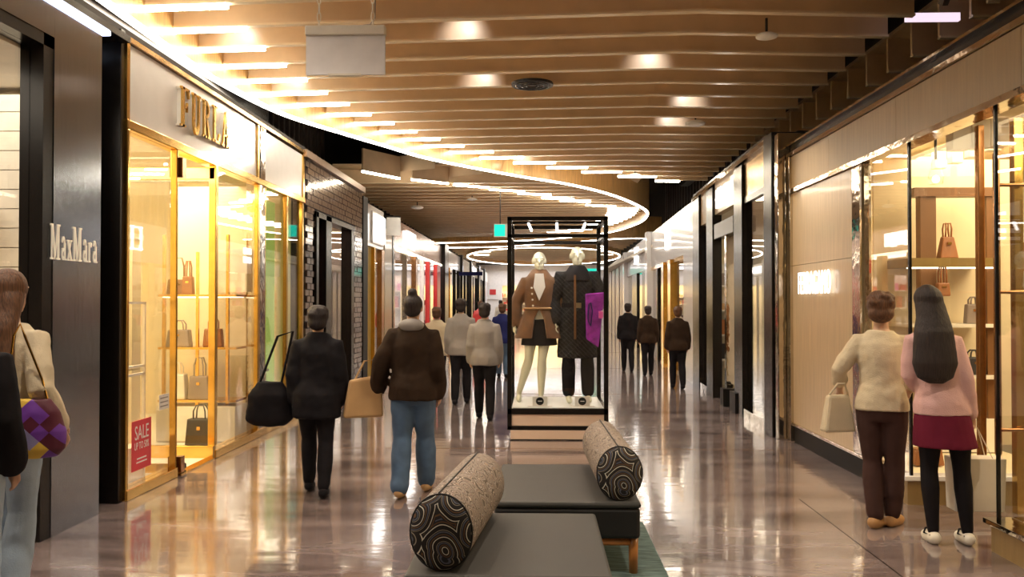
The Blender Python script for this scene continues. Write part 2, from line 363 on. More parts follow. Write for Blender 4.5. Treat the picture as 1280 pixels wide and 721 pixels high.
for i, (a, b, y) in enumerate(bars):
    Yb = (ZB-1.55)*1100/(377-y); Yc = 7.69+.62*(i-1)
    xa = (a-672)*Yb/1100; xb = (b-672)*Yb/1100
    light_bar((xa, bend(xa, Yc), ZB-.01), (xb, bend(xb, Yc), ZB-.01), 'white light bar under near baffle, %s in the row from the photo top left' % ordw[i], 'light bars along the wood ribbon')

# curved wooden ribbon with a lit lower edge
def catmull(P, n=6, closed=False):
    out = []
    for i in range(len(P)-1):
        p0 = P[max(i-1, 0)]; p1 = P[i]; p2 = P[i+1]; p3 = P[min(i+2, len(P)-1)]
        for j in range(n):
            t = j/n; out.append(tuple(.5*((2*b)+(-a+c)*t+(2*a-5*b+4*c-d)*t*t+(-a+3*b-3*c+d)*t**3) for a, b, c, d in zip(p0, p1, p2, p3)))
    out.append(P[-1]); return out
def ribbon(name, P, z0, z1, th=.09, m='wood'):
    root = struct(name)
    P = [Vector((p[0], p[1], 0)) for p in P]; rw = []; rl = []
    for i, p in enumerate(P):
        d = (P[min(i+1, len(P)-1)]-P[max(i-1, 0)]).normalized(); n = Vector((-d.y, d.x, 0))
        def ring(w_, a, b): return [p-n*w_+Vector((0,0,a)), p+n*w_+Vector((0,0,a)), p+n*w_+Vector((0,0,b)), p-n*w_+Vector((0,0,b))]
        rw.append(ring(th/2, z0, z1)); rl.append(ring(.025, z0-.028, z0+.001))
    G().loft(rw).build('veneer_band', M[m], root, smooth=False)
    G().loft(rl).build('light_edge', M['led'], root)
    return root
RP = [(-3.3,-1),(-3.3,3),(-3.36,6),(-3.40,7.67),(-3.41,8.2),(-3.40,9.07),(-3.28,10.26),(-3.10,11.1),(-2.75,12.0),(-2.29,13.1),(-1.72,14.4),(-.47,16.2),(.6,17.5),(1.53,19.1),(2.35,21.2),(2.85,23.0),(3.02,24.8),(2.95,26.8),(2.43,29.7),(1.2,32.0),(-1,33.9),(-4.2,35)]
RPc = catmull(RP, 5)
ribbon('trim_1', RPc, 3.9, 4.95)
ribbon('trim_2', catmull([(6.5,33.5),(3.6,32.6),(2.2,33.6),(0,36),(-2,37.6),(-4.5,38)], 5), 3.9, 4.7)
ring = [(.3+4.0*math.cos(t), 47+9*math.sin(t)) for t in (2*math.pi*i/48 for i in range(49))]
ribbon('trim_3', ring, 3.9, 4.6)
def rib_x(Y):   # inner limit of the second ceiling field
    best = None
    for a, b in zip(RPc, RPc[1:]):
        if a[1] <= Y <= b[1] and b[1] > a[1]: return a[0]+(b[0]-a[0])*(Y-a[1])/(b[1]-a[1])
    return -3
# second field of baffles inside the ribbon
Y = 18.7; rows = []
while Y < 57:
    xr = rib_x(Y)-.12 if Y < 34.8 else 4.2
    if xr > -3.6: baffle(-4.3, min(xr, 1.42), Y, lambda x, y: y, h=.3) if xr < 1.43 else baffle(-4.3, xr, Y, lambda x, y: y, h=.3)
    rows.append((Y, xr)); Y += .62 if Y < 36 else 1.4
fan = [((-3.37,16.8),(-2.81,17.8)),((-2.58,17.95),(-1.9,18.6)),((-1.8,18.8),(-1.07,19.26)),((-1.07,19.6),(-.30,19.95)),((-.46,20.3),(.31,20.66)),((.1,21.2),(.88,21.5)),((.56,21.8),(1.33,22.1)),((1.25,22.8),(2.05,23.2))]
for i, (a, b) in enumerate(fan):
    va = Vector((a[0], a[1], ZB)); vb = Vector((b[0], b[1], ZB)); d = (vb-va).normalized(); n = Vector((-d.y, d.x, 0))*.02
    up = Vector((0, 0, .42))
    G().hexa([va-n, vb-n, vb+n, va+n], [va-n+up, vb-n+up, vb+n+up, va+n+up]).build('fan_board', M['baffle'], ceil)
    e = Vector((vb.x+.75, vb.y-.35, ZB+.12)); vb2 = vb+Vector((.02, 0, .12)); up2 = Vector((0, 0, .32))
    G().hexa([vb2-n, e-n, e+n, vb2+n], [vb2-n+up2, e-n+up2, e+n+up2, vb2+n+up2]).build('fan_board', M['baffle'], ceil)
    light_bar(va-Vector((0,0,.01)), vb-Vector((0,0,.01)), 'white light bar of the far fan beyond the wood ribbon, %s from the left' % ordw[i], 'light bars fanned inside the far ribbon')
j = 0
for (Y, xr) in rows:
    if 23.2 < Y < 32 :
        light_bar((xr-.95, Y-.03, ZB-.01), (xr-.12, Y-.03, ZB-.01), 'light bar in the crowded far cluster inside the ribbon tip, %s in depth' % ordw[j], 'light bars clustered at the ribbon tip', wdt=.07, m='bar_far'); j += 1
for i in range(9):
    a = math.pi*(1.0+i/8); x = .3+3.3*math.cos(a); y = 47+8.0*math.sin(a)
    light_bar((x-.4, y, ZB-.01), (x+.4, y, ZB-.01), 'light bar inside the farthest oval ring, %s from the left' % ordw[i], 'light bars inside the farthest ring', wdt=.12, m='bar_far')

# void above shops: dark walls, ducts, truss
vl = struct('wall_left_upper'); vl.name = 'wall_left'
bx('upper_wall', M['void'], vl, -5.0, -4.9, -2, 60, 3.5, 5.9)
for i in range(26): bx('wall_slat', M['steelgrey'], vl, -4.9, -4.84, 11+i*.35, 11.1+i*.35, 3.5, 5.9)
bx('soffit', M['void'], vl, -4.9, LW-.02, -2, 12.2, 3.63, 3.7)
bx('coving', M['black'], vl, -3.62, -3.46, -2, 11.2, 3.7, 4.05)
wr = struct('wall_right')
bx('upper_wall', M['void'], wr, 8.2, 8.3, -2, 12, 3.2, 5.9)
bx('upper_wall', M['void'], wr, 4.6, 4.7, 16.5, 60, 3.4, 5.9)
for i in range(30): bx('wall_slat', M['steelgrey'], wr, 4.52, 4.6, 16.6+i*.5, 16.75+i*.5, 3.5, 5.9)
bx('soffit', M['void'], wr, 3.25, 8.2, 5, 10.4, 3.19, 3.24)
bx('soffit', M['void'], wr, 3.05, 8.2, 10.4, 17, 3.5, 3.56)
# services in the gap between the two baffle fields
tr = struct('trim_4')
for (y0, y1) in ((5, 9), (9, 13), (13, 17), (17, 21)):
    G().tube([(3.72, y0, 4.45), (3.55, y1, 5.2)], .035, 6, False).build('brace', M['steelgrey'], tr)
    G().tube([(3.72, y1, 4.5), (3.72, y1, 5.9)], .05, 6, False).build('hanger', M['steelgrey'], tr)
bx('cable_tray', M['black_matt'], tr, 3.55, 3.75, -1, 22, 4.42, 4.5)
bx('service_duct', M['void'], tr, 3.45, 3.84, -1, 22, 4.9, 5.3)
for (a, b) in (((3.30, 6.55, 4.7), (3.36, 7.35, 4.02)), ((3.42, 7.0, 5.2), (3.80, 7.25, 4.1))):
    a = Vector(a); b = Vector(b); G().tube([a, b], .045, 6, False).build('truss_strut', M['steelgrey'], tr)
o = bx('fluorescent_panel', emis('lilac_tube', (.85, .68, .80), 1.0), None, 3.35, 3.83, 8.05, 8.1, 4.10, 4.17); tag(o, 'pale lilac tube light in the dark gap between ceiling baffles', 'light')
o = G().box(-.05, .05, -.03, 0, -.06, .06).build('sensor_box', M['baffle_edge'], None, loc=(3.78, 7.62, 4.19)); tag(o, 'small square beige sensor box on the right baffle end', 'sensor')
o.location = (3.86, 7.55, 4.14)

# ceiling fittings
def disc(name, label, cat, x, y, z, r, h, m, stem_=0, group=None):
    t = thing(name, label, cat, (x, y, z), 0, group)
    G().zrings([(0, r*.55, r*.55, 0, 0), (h*.25, r*.95, r*.95, 0, 0), (h*.6, r, r, 0, 0), (h, r*.6, r*.6, 0, 0)], 24).build('cover', m, t, smooth=True)
    G().cyl((0, 0), .012, h, h+max(.05, stem_), 8).build('stem', M['shade'], t)
t = thing('ceiling_speaker', 'black round vent disc flush under the pale baffles above the display case', 'vent', (-.06, 10.1, ZB-.045))
G().cyl((0, 0), .24, 0, .03, 32).build('disc', M['shade'], t)
for rr in (.07, .13, .19): G().tube([(rr*math.cos(a), rr*math.sin(a), -.002) for a in (2*math.pi*i/24 for i in range(24))], .008, 6, False, closed=True).build('ring', M['black'], t)
disc('dome_detector', 'white dome detector hanging on a stem near the top right baffles', 'detector', 2.10, 8.1, 3.96, .10, .05, M['white_matt'], .14)
disc('dome_detector', 'white dome detector below the middle baffles, right of the black vent', 'detector', 2.2, 12.3, 4.0, .14, .07, M['white_matt'], .05)
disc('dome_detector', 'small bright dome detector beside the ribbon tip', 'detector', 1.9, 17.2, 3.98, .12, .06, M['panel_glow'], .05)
disc('dome_detector', 'white dome detector under the far left baffles', 'detector', -3.05, 22.2, 3.9, .16, .08, M['white_matt'], .1)
disc('dome_detector', 'small white detector under far baffles left of the exit sign', 'detector', -1.55, 20.8, 3.95, .12, .06, M['white_matt'], .05)
for i, (x, k) in enumerate(((-.71, 1), (-.66, 4), (1.95, 6), (1.93, 8), (-2.95, 1), (-2.96, 4), (-.30, 13), (1.2, 3))):
    y = bend(x, 7.69+.62*k)+.02
    t = thing('downlight', 'small lamp tucked between baffles casting a bright patch, %s of eight' % ordw[i], 'light', (x, y-.33, ZB+.20), 0, 'lamps tucked between baffles')
    G().cyl((0, 0), .035, 0, .12, 14).build('can', M['white_matt'], t, smooth=False)
    G().cyl((0, 0), .028, -.004, 0, 14).build('lens', M['white_matt'], t)
    spot((x, y-.30, ZB+.17), (x, y, ZB+.03), 4.5, 100, (.95, .93, 1), .9, .03)

# hanging blank sign near the camera
t = thing('hanging_sign', 'blank white sign box in a plastic sleeve hung on two chains', 'sign', (-1.10, 5.0, 2.85))
bx('header', M['ivory'], t, -.23, .23, -.03, .03, .225, .28, bevel=.006)
bx('sheet', mat('sleeve_white', (.86, .83, .82), .3, coat=.5, bump=.25, bscale=9), t, -.228, .228, -.008, .008, .0, .225)
bx('foot_tab', M['ivory'], t, -.10, .09, -.014, .014, -.006, .006)
for sx in (-.155, .155):
    c = G()
    for i in range(24):
        z = .285+i*.05
        c.tube([(sx+(.010*math.cos(a) if i % 2 else 0), (0 if i % 2 else .010*math.cos(a)), z+.03*math.sin(a)) for a in (2*math.pi*q/8 for q in range(8))], .0035, 5, False, closed=True)
    c.build('chain', M['ivory'], t, kind='stuff')
G().tube([(.10, 0, .285), (.14, 0, .29), (.165, .01, .33), (.17, .01, .5), (.175, .01, 1.4)], .004, 6, False).build('cable', M['greycloth'], t)
# teal exit sign
t = thing('exit_sign', 'teal lit exit sign hanging on a thin rod left of the display case', 'sign', (-.83, 20, 3.02))
bx('box', M['white_matt'], t, -.16, .16, -.04, .04, 0, .30)
bx('lit_face', M['exit'], t, -.15, .09, -.045, -.041, .02, .28)
G().tube([(-.02, 0, .3), (-.02, 0, 1.3)], .012, 6, False).build('rod', M['shade'], t)
t = thing('exit_sign', 'small green exit sign reflection built as a box far behind the dark-coated mannequin', 'sign', (2.6, 44, 2.9))
bx('box', M['exit'], t, -.42, .42, -.05, .05, 0, .3)  # solid glowing box in place of a sign reflected in the case

# ------------------------------------------------------------------ left wall: steel front and its shop
wl = struct('wall_left')
bx('steel_panel', M['steel'], wl, -3.30, -3.20, 5.72, 6.35, 0, 3.52)
bx('steel_header', M['steel'], wl, -3.30, -3.20, 1.5, 5.719, 3.30, 3.52)
bx('reveal', M['black'], wl, -3.36, -3.205, 5.60, 5.72, 0, 3.30)
bx('reveal', M['black'], wl, -3.36, -3.205, 1.5, 5.72, 3.22, 3.30)
bx('cove_light', M['ledblue'], wl, -3.25, -3.17, 1.5, 6.42, 3.525, 3.55)
bx('cove_ledge', M['black'], wl, -3.45, -3.15, 1.5, 6.7, 3.55, 3.60)
bx('recess_panel', M['black'], wl, -3.45, -3.37, 6.35, 6.70, 0, 3.6)
bx('end_post', M['black'], wl, -3.37, -3.215, 6.68, 6.75, 0, 3.66, bevel=.004)
t = thing('shop_sign', 'raised white serif shop letters on the brushed steel panel', 'sign', (-3.20, 5.68, 1.83))
x0 = 0
def poly_letter(polys, name, m, parent, loc, h, wd, depth, MX):
    g = G()
    for p in polys: g.prism([(x*wd, y*h) for x, y in p], 0, depth, MX)
    return g.build(name, m, parent, loc=loc)
def rect(a, b, c, d): return [(a, c), (b, c), (b, d), (a, d)]
def arc(cx, cy, ro, ri, a0, a1, n=9, kx=1):
    out = []
    for i in range(n):
        p, q = R(a0+(a1-a0)*i/n), R(a0+(a1-a0)*(i+1)/n)
        out.append([(cx+kx*ri*math.cos(p), cy+ri*math.sin(p)), (cx+kx*ro*math.cos(p), cy+ro*math.sin(p)), (cx+kx*ro*math.cos(q), cy+ro*math.sin(q)), (cx+kx*ri*math.cos(q), cy+ri*math.sin(q))])
    return out
LET = {
 'F': [rect(.14,.34,0,1), rect(0,.5,0,.05), rect(0,.9,.94,1), rect(.3,.7,.48,.55), [(.82,.76),(.9,.76),(.9,1),(.7,.94)], rect(.64,.72,.40,.64)],
 'U': [rect(.12,.30,.28,1), rect(.74,.86,.28,1), rect(0,.44,.95,1), rect(.6,1,.95,1)] + arc(.49,.30,.37,.22,180,360),
 'R': [rect(.12,.30,0,1), rect(0,.44,0,.05), rect(0,.4,.95,1), [(.38,.52),(.54,.52),(.88,.05),(.66,.05)], rect(.62,1,0,.05)] + arc(.38,.75,.25,.17,-90,90,9,1.6) ,
 'L': [rect(.14,.34,0,1), rect(0,.5,.95,1), rect(0,.9,0,.06), [(.7,.06),(.9,.0),(.9,.28),(.83,.28)]],
 'A': [[(.06,0),(.15,0),(.50,.86),(.46,1)], [(.66,0),(.88,0),(.54,1),(.44,1)], rect(.26,.74,.30,.36), rect(-.04,.27,0,.05), rect(.54,1,0,.05)],
 'M': [rect(.10,.17,0,1), rect(.74,.90,0,1), [(.10,1),(.26,1),(.52,.12),(.44,.0)], [(.44,0),(.52,.12),(.80,1),(.76,1)], rect(0,.27,0,.05), rect(0,.24,.95,1), rect(.64,1,0,.05), rect(.76,1,.95,1)],
 'a': [rect(.6,.8,.05,.5), rect(.6,.95,0,.05), rect(.25,.62,.30,.35)] + arc(.46,.44,.24,.16,0,160,7,1.1) + arc(.40,.17,.17,.09,60,330,8,1.5),
 'x': [[(.05,.6),(.3,.6),(.9,0),(.66,0)], [(.72,.6),(.8,.6),(.22,0),(.12,0)], rect(0,.36,.56,.6), rect(.6,.92,.56,.6), rect(0,.34,0,.04), rect(.56,1,0,.04)],
 'r': [rect(.18,.40,0,.6), rect(0,.58,0,.04), rect(.05,.4,.56,.6), [(.4,.42),(.62,.62),(.9,.58),(.8,.46),(.6,.52)]],
}
y = 0.0
for ch, wd in (('M',.125),('a',.075),('x',.075),('M',.125),('a',.075),('r',.06),('a',.075)):
    poly_letter(LET[ch], 'letter', M['sign2'], t, (0, y, 0), .235, wd*.92, .008, LM); y += wd*1.02
sx_ = struct('wall_left')
bx('side_wall', M['cream'], sx_, -7, -3.5, 6.72, 6.78, 0, 3.25)
for i in range(21): bx('wall_board', M['ivory'], sx_, -5.0, -3.47, 6.66, 6.712, .02+i*.15, .163+i*.15)
bx('back_wall', M['cream'], sx_, -7, -6.9, 1, 12.3, 0, 3.25)
bx('shop_ceiling', M['ivory'], sx_, -7, -3.37, 1.5, 12.1, 3.2, 3.26)
w_ = struct('window_1')
bx('pane', M['glass'], w_, -3.30, -3.29, 1.5, 5.6, .02, 3.22)
# low display table in the near left shop
t = thing('display_shelf', 'white shelf rail with glowing edge inside the far left shop', 'shelf', (-3.9, 6.5, 0))
bx('board', M['ivory'], t, -.3, .3, -.12, .12, .9, .94); bx('board', M['ivory'], t, -.3, .3, -.12, .12, 1.7, 1.74)
bx('upright', M['gold'], t, -.3, -.27, -.12, .12, 0, 2.3); bx('upright', M['gold'], t, .27, .3, -.12, .12, 0, 2.3)

# ------------------------------------------------------------------ gold shop front
fs = struct('wall_left')
bx('fascia_panel', M['white'], fs, -3.34, LW, 6.80, 10.0, 2.98, 3.58)
bx('fascia_panel', M['white'], fs, -3.34, LW, 10.27, 11.92, 2.98, 3.56)
bx('cornice', M['brass_dark'], fs, -3.34, -3.19, 6.75, 12.0, 3.585, 3.625)
bx('transom', M['gold'], fs, -3.32, -3.19, 6.75, 12.0, 2.90, 2.975, bevel=.006)
for (a, b) in ((6.752, 6.80), (9.97, 10.02), (11.92, 11.99)): bx('fascia_trim', M['gold'], fs, -3.34, -3.20, a, b, 2.975, 3.585)
bx('mirror_pillar', M['chrome'], fs, -3.36, -3.20, 10.06, 10.24, 0, 3.585)
bx('sill_rail', M['gold'], fs, -3.30, -3.18, 6.755, 7.72, 0, .085, bevel=.006)
bx('sill_rail', M['gold'], fs, -3.30, -3.18, 8.64, 11.97, 0, .085, bevel=.006)
bx('threshold', M['gold'], fs, -3.27, -3.18, 7.79, 8.62, 0, .012)
bx('entry_floor', M['ivory'], fs, -6.8, -3.27, 6.80, 12.0, 0, .01)
bx('shop_side_wall', M['cream'], fs, -6.9, -3.4, 12.02, 12.08, 0, 3.2)
def mull(par, x0, x1, y0, y1, z0=0.0, z1=2.9, m='gold', name='mullion'): return bx(name, M[m], par, x0, x1, y0, y1, z0, z1, bevel=.006)
w2 = struct('window_2')
bx('pane', M['glass'], w2, -3.246, -3.238, 6.79, 7.70, .085, 2.9)
mull(w2, -3.30, -3.19, 6.752, 6.79); mull(w2, -3.255, -3.195, 7.70, 7.73); mull(w2, -3.25, -3.21, 7.745, 7.76, m='copper')
bx('hinge', M['copper'], w2, -3.29, -3.17, 7.76, 7.84, .03, .17); bx('hinge', M['copper'], w2, -3.29, -3.17, 7.76, 7.84, 2.66, 2.84)
d1 = struct('door_1')   # open glass leaf swung into the shop
bx('pane', M['glass'], d1, -4.05, -3.30, 7.80, 7.812, .02, 2.85); bx('door_rail', M['gold'], d1, -4.05, -3.30, 7.79, 7.82, .02, .10)
o = G().box(-.06, .1, -.05, .05, 0, .06).build('door_stop', M['black_matt'], d1, bevel=.02, loc=(-3.33, 8.0, .012))
w3 = struct('window_3')  # return window facing the entrance
bx('lintel', M['gold'], w3, -4.3, -3.19, 8.60, 8.66, 2.76, 2.88, bevel=.005)
bx('base_rail', M['gold'], w3, -4.3, -3.19, 8.59, 8.66, .0, .13, bevel=.005)
bx('jamb', M['gold'], w3, -3.25, -3.18, 8.60, 8.67, .13, 2.9, bevel=.005)
bx('pane', M['glass'], w3, -4.3, -3.25, 8.625, 8.633, .13, 2.76)
w4 = struct('window_4')
bx('pane', M['glass'], w4, -3.246, -3.238, 8.67, 10.06, .085, 2.9); mull(w4, -3.25, -3.2, 9.99, 10.06)
w5 = struct('window_5')
bx('pane', M['glass'], w5, -3.246, -3.238, 10.27, 11.13, .085, 2.9); mull(w5, -3.25, -3.2, 11.13, 11.20); mull(w5, -3.25, -3.2, 10.24, 10.27)
bx('pane', M['glass'], w5, -3.246, -3.238, 11.20, 11.88, .085, 2.9); mull(w5, -3.25, -3.2, 11.88, 11.95)
bx('backdrop', mat('tan_backdrop', (.55, .38, .22), .5), w5, -3.75, -3.72, 10.3, 11.15, .1, 2.9)
bx('green_glow_backdrop', M['green'], w5, -3.62, -3.60, 11.2, 11.95, .1, 2.9)
bx('vitrine_back', M['cream'], w4, -4.25, -3.35, 10.20, 10.26, 0, 2.9)
# FURLA letters
t = thing('shop_sign', 'FURLA in deep gold serif capitals on the white fascia', 'sign', (-3.22, 7.72, 3.12))
y = 0
for ch in 'FURLA':
    wd = .20
    poly_letter(LET[ch], 'letter', M['gold'], t, (.035, y, 0), .355, wd, .02, LM)
    poly_letter(LET[ch], 'letter_side', M['white_matt'], t, (.0, y, 0), .35, wd, .034, LM); y += .255  # glow of the letter sides put in as white colour
# posters
t = thing('sale_poster', 'red SALE poster with white print on the glass near the gold sill', 'poster', (-3.232, 6.93, .19))
bx('sheet', M['red'], t, 0, .004, 0, .35, 0, .40)
text('SALE', .16, .0006, LM, 'heading', M['white_text'], t, (.005, .05, .245), .25)
text('UP TO 50%', .085, .0006, LM, 'subheading', M['white_text'], t, (.005, .045, .165), .26)
for i, (a, b) in enumerate(((.09, .26), (.08, .27))): bx('small_print', M['white_text'], t, .004, .0052, a, b, .085-i*.03, .096-i*.03)
t = thing('notice', 'small white notice sticker on the glass beside the gold mullion', 'sticker', (-3.234, 7.44, .62))
bx('sheet', M['white_matt'], t, 0, .003, 0, .20, 0, .13)
for i in range(3): bx('print_line', M['greycloth'], t, .003, .0036, .02, .18, .025+i*.035, .035+i*.035)

def handbag(loc, label, m, w_=.26, h=.2, d=.1, hh=.12, rz=0, group=None, kind='tote', taper=.85):
    t = thing('handbag', label, 'handbag', loc, rz, group)
    k = taper
    G().hexa([(-w_/2,-d/2,0),(w_/2,-d/2,0),(w_/2,d/2,0),(-w_/2,d/2,0)], [(-w_/2*k,-d/2*k,h),(w_/2*k,-d/2*k,h),(w_/2*k,d/2*k,h),(-w_/2*k,d/2*k,h)]).build('body', m, t, bevel=.012)
    for sy in (-1, 1):
        G().tube([(-w_*.25*k, sy*d*.35*k, h-.01), (-w_*.24*k, sy*d*.35, h+hh*.6), (-w_*.12, sy*d*.2, h+hh), (w_*.12, sy*d*.2, h+hh), (w_*.24*k, sy*d*.35, h+hh*.6), (w_*.25*k, sy*d*.35*k, h-.01)], .008, 7).build('handle', m, t, smooth=True)
    bx('clasp', M['gold'], t, -.018, .018, -d/2-.004, -d/2*k+.002, h*.62, h*.74)
    return t
# shelf unit behind the return window (faces the camera)
t = thing('display_shelf', 'gold framed wall shelf with lit white boards behind the entrance glass', 'shelf', (-3.78, 9.75, 0))
bx('upright', M['gold'], t, .30, .33, -.02, .02, .4, 2.3); bx('upright', M['gold'], t, .0, .03, -.12, -.09, .35, 2.1); bx('upright', M['gold'], t, -.42, -.39, -.02, .02, .4, 2.3)
for z in (1.63, 1.05, .47): bx('shelf_board', M['gold'], t, -.40, .47, -.17, .17, z-.025, z)
bx('back_panel', M['ivory'], t, .08, .46, .20, .22, 1.66, 2.15); bx('plinth', M['ivory'], t, -.40, .47, -.2, .2, .02, .40)
bx('lit_strip', M['panel_glow'], t, -.38, .46, -.1, .1, 1.595, 1.604)
handbag((-4.02, 9.75, 1.63), 'dark brown tote with long handle on the top gold shelf', M['brown'], .26, .17, .1, .24, .3)
handbag((-3.86, 9.62, 1.63), 'narrow brown bag with tall thin handle on the top shelf', M['bagbrown'], .13, .2, .08, .17)
handbag((-3.98, 9.68, 1.05), 'grey taupe handbag with ring handle on the middle shelf', M['baggrey'], .27, .19, .12, .10)
handbag((-3.62, 9.74, 1.05), 'chestnut handbag on the middle shelf beside the gold post', M['bagbrown'], .22, .2, .1, .12)
handbag((-4.0, 9.68, .47), 'cream bucket bag on the lowest gold shelf', M['ivory'], .22, .28, .14, .12)
handbag((-3.74, 9.66, .47), 'beige bag with tall black triangular handles on lowest shelf', M['baggrey'], .24, .26, .12, .2)
# gold room behind the first window
t = thing('wall_cabinet', 'tall gold slatted cabinet behind the first gold-framed window', 'cabinet', (-5.2, 8.8, 0))
bx('carcass', M['cream'], t, -.6, 1.0, .2, .4, 0, 2.2)
for i in range(11): bx('slat', M['gold'] if i % 3 == 0 else M['ivory'], t, -.55+i*.14, -.47+i*.14, .12, .198, .1, 1.9)
bx('cabinet_top', M['ivory'], t, -.62, 1.02, .08, .42, 2.2, 2.26)
t = thing('cream_panel', 'square cream wall panel high inside the gold shop', 'panel', (-5.0, 9.6, 2.45))
bx('board', M['white_matt'], t, -.4, .25, -.02, .02, -.1, .55); bx('frame', M['olive'], t, .27, .37, -.04, .04, -.6, .7)
t = thing('garment_rack', 'white square-tube display frame standing in the first window', 'rack', (-3.85, 7.25, 0))
for (x, yy) in ((-.3, -.3), (.38, -.3), (.38, .42), (-.3, .42)): bx('upright', M['white_matt'], t, x-.012, x+.012, yy-.012, yy+.012, 0, 1.55)
for z in (1.55, 1.0, .93):
    bx('rail', M['white_matt'], t, -.3, .38, -.312, -.288, z-.02, z); bx('rail', M['white_matt'], t, .368, .392, -.3, .42, z-.02, z)
bx('glass_shelf', M['glass'], t, -.29, .37, -.29, .41, .96, .97)
bx('plinth', M['ivory'], t, -.3, .38, -.3, .42, 0, .30)
handbag((-3.75, 7.2, .30), 'cream tote on the white plinth behind the SALE poster glass', M['ivory'], .26, .2, .12, .12)
handbag((-3.85, 7.3, .97), 'small gold-brown bag on the glass shelf of the white rack', M['bagbrown'], .2, .13, .1, .08)
handbag((-3.55, 9.2, .02), 'dark bag on the floor of the second gold window', M['bagblack'], .3, .3, .14, .14)
t = thing('round_stool', 'cream round pedestal in the narrow window beside the mirrored pillar', 'pedestal', (-3.48, 10.7, 0)); G().cyl((0,0),.15,0,.7,20).build('column', M['ivory'], t); G().cyl((0,0),.18,.7,.73,20).build('top', M['gold'], t)
handbag((-3.48, 10.7, .73), 'tan bag on the cream pedestal beside the mirrored pillar', M['bagbrown'], .2, .18, .1, .12, 1.57)
t = thing('hanging_lamp', 'glowing gold wall lamp in the tan window', 'lamp', (-3.68, 10.7, 1.3)); G().ell((0,0,0), (.04,.05,.09)).build('globe', M['panel_glow'], t, smooth=True); G().tube([(-.03,0,.1),(-.02,0,.5)],.008,6,False).build('stem', M['gold'], t)

# ------------------------------------------------------------------ tiled shop front further left
ts = struct('wall_left')
bx('core', M['black_matt'], ts, -3.40, -3.25, 12.02, 12.60, 0, 3.55); bx('core', M['black_matt'], ts, -3.40, -3.25, 15.3, 16.05, 0, 3.55); bx('core', M['black_matt'], ts, -3.40, -3.25, 12.6, 15.3, 2.88, 3.55)
bx('coping', mat('bronze_coping', (.30, .2, .13), .35, .5), ts, -3.42, -3.17, 12.0, 16.1, 3.55, 3.65)
g = G(); r = 0; z = .1
while z < 3.52:
    y = 12.0 + (.10 if r % 2 else 0)
    while y < 16.0:
        y2 = min(y+.19, 16.02)
        if (y > 12.03) and not (12.62 < y2 and y < 15.28 and z < 2.84):
            pr = random.uniform(0, .008); g.box(-3.25, -3.218+pr, y+.005, y2-.005, z+.005, z+.085)
        y += .2
    z += .09; r += 1
g.build('wall_tile', M['tile'], ts, kind='stuff')
w6 = struct('window_6')
mull(w6, -3.40, -3.19, 12.62, 12.75, 0, 2.86, 'black'); mull(w6, -3.40, -3.19, 13.2, 13.55, 0, 2.86, 'black', 'jamb'); mull(w6, -3.38, -3.2, 15.05, 15.28, 0, 2.86, 'black')
bx('head_rail', M['black'], w6, -3.40, -3.19, 12.62, 15.28, 2.78, 2.86)
bx('red_door', mat('oxblood', (.16, .03, .02), .4), w6, -3.36, -3.33, 12.75, 13.2, 0, 2.78)
bx('pane', M['glass'], w6, -3.30, -3.292, 13.55, 15.05, .1, 2.78); bx('kick_rail', M['black'], w6, -3.36, -3.22, 13.55, 15.05, 0, .1)
ti = struct('wall_left')
bx('back_wall', mat('rose_wall', (.62, .42, .36), .5), ti, -6, -5.9, 12.1, 16.3, 0, 3.1); bx('side_wall', M['ivory'], ti, -5.9, -3.4, 16.1, 16.2, 0, 3.1); bx('shop_ceiling', M['ivory'], ti, -6, -3.4, 12.1, 16.2, 3.05, 3.12)
def stocked_shelf(x, y, label, w_=1.0, zs=(.5, .95, 1.4, 1.85), face='x', cols=None, cat='shelf', group=None, stock='small boxed goods'):
    # open shelf unit with goods; front towards +/-X corridor or -Y
    t = thing('display_shelf', label, cat, (x, y, 0), {'-y': 0, '+x': R(90), '-x': R(-90)}[face], group)
    bx('back_panel', M['ivory'], t, -w_/2, w_/2, .16, .19, 0, 2.25)
    bx('side_panel', M['olive'], t, -w_/2-.03, -w_/2, -.19, .19, 0, 2.25); bx('side_panel', M['olive'], t, w_/2, w_/2+.03, -.19, .19, 0, 2.25)
    for z in zs: bx('shelf_board', M['ivory'], t, -w_/2, w_/2, -.18, .16, z-.03, z)
    cols = cols or ['bagbrown', 'baggrey', 'bagblack', 'redm', 'tan', 'white_matt']
    g = {}
    for z in zs:
        xx = -w_/2+.08
        while xx < w_/2-.12:
            ww = random.uniform(.08, .2); hh = random.uniform(.12, .3); c = random.choice(cols)
            g.setdefault(c, G()).box(xx, min(xx+ww, w_/2-.02), -.1, .08, z, z+hh); xx += ww+random.uniform(.04, .15)
    for c, q in g.items(): q.build('goods', M[c], t, kind='stuff')
    return t
stocked_shelf(-4.6, 15.7, 'open shelf of dark and red goods inside the tiled shop', 1.6, face='-y', cols=['bagblack', 'redm', 'bagbrown'])
stocked_shelf(-5.6, 14.0, 'pale shelf on the back wall of the tiled shop', 2.0, face='+x')

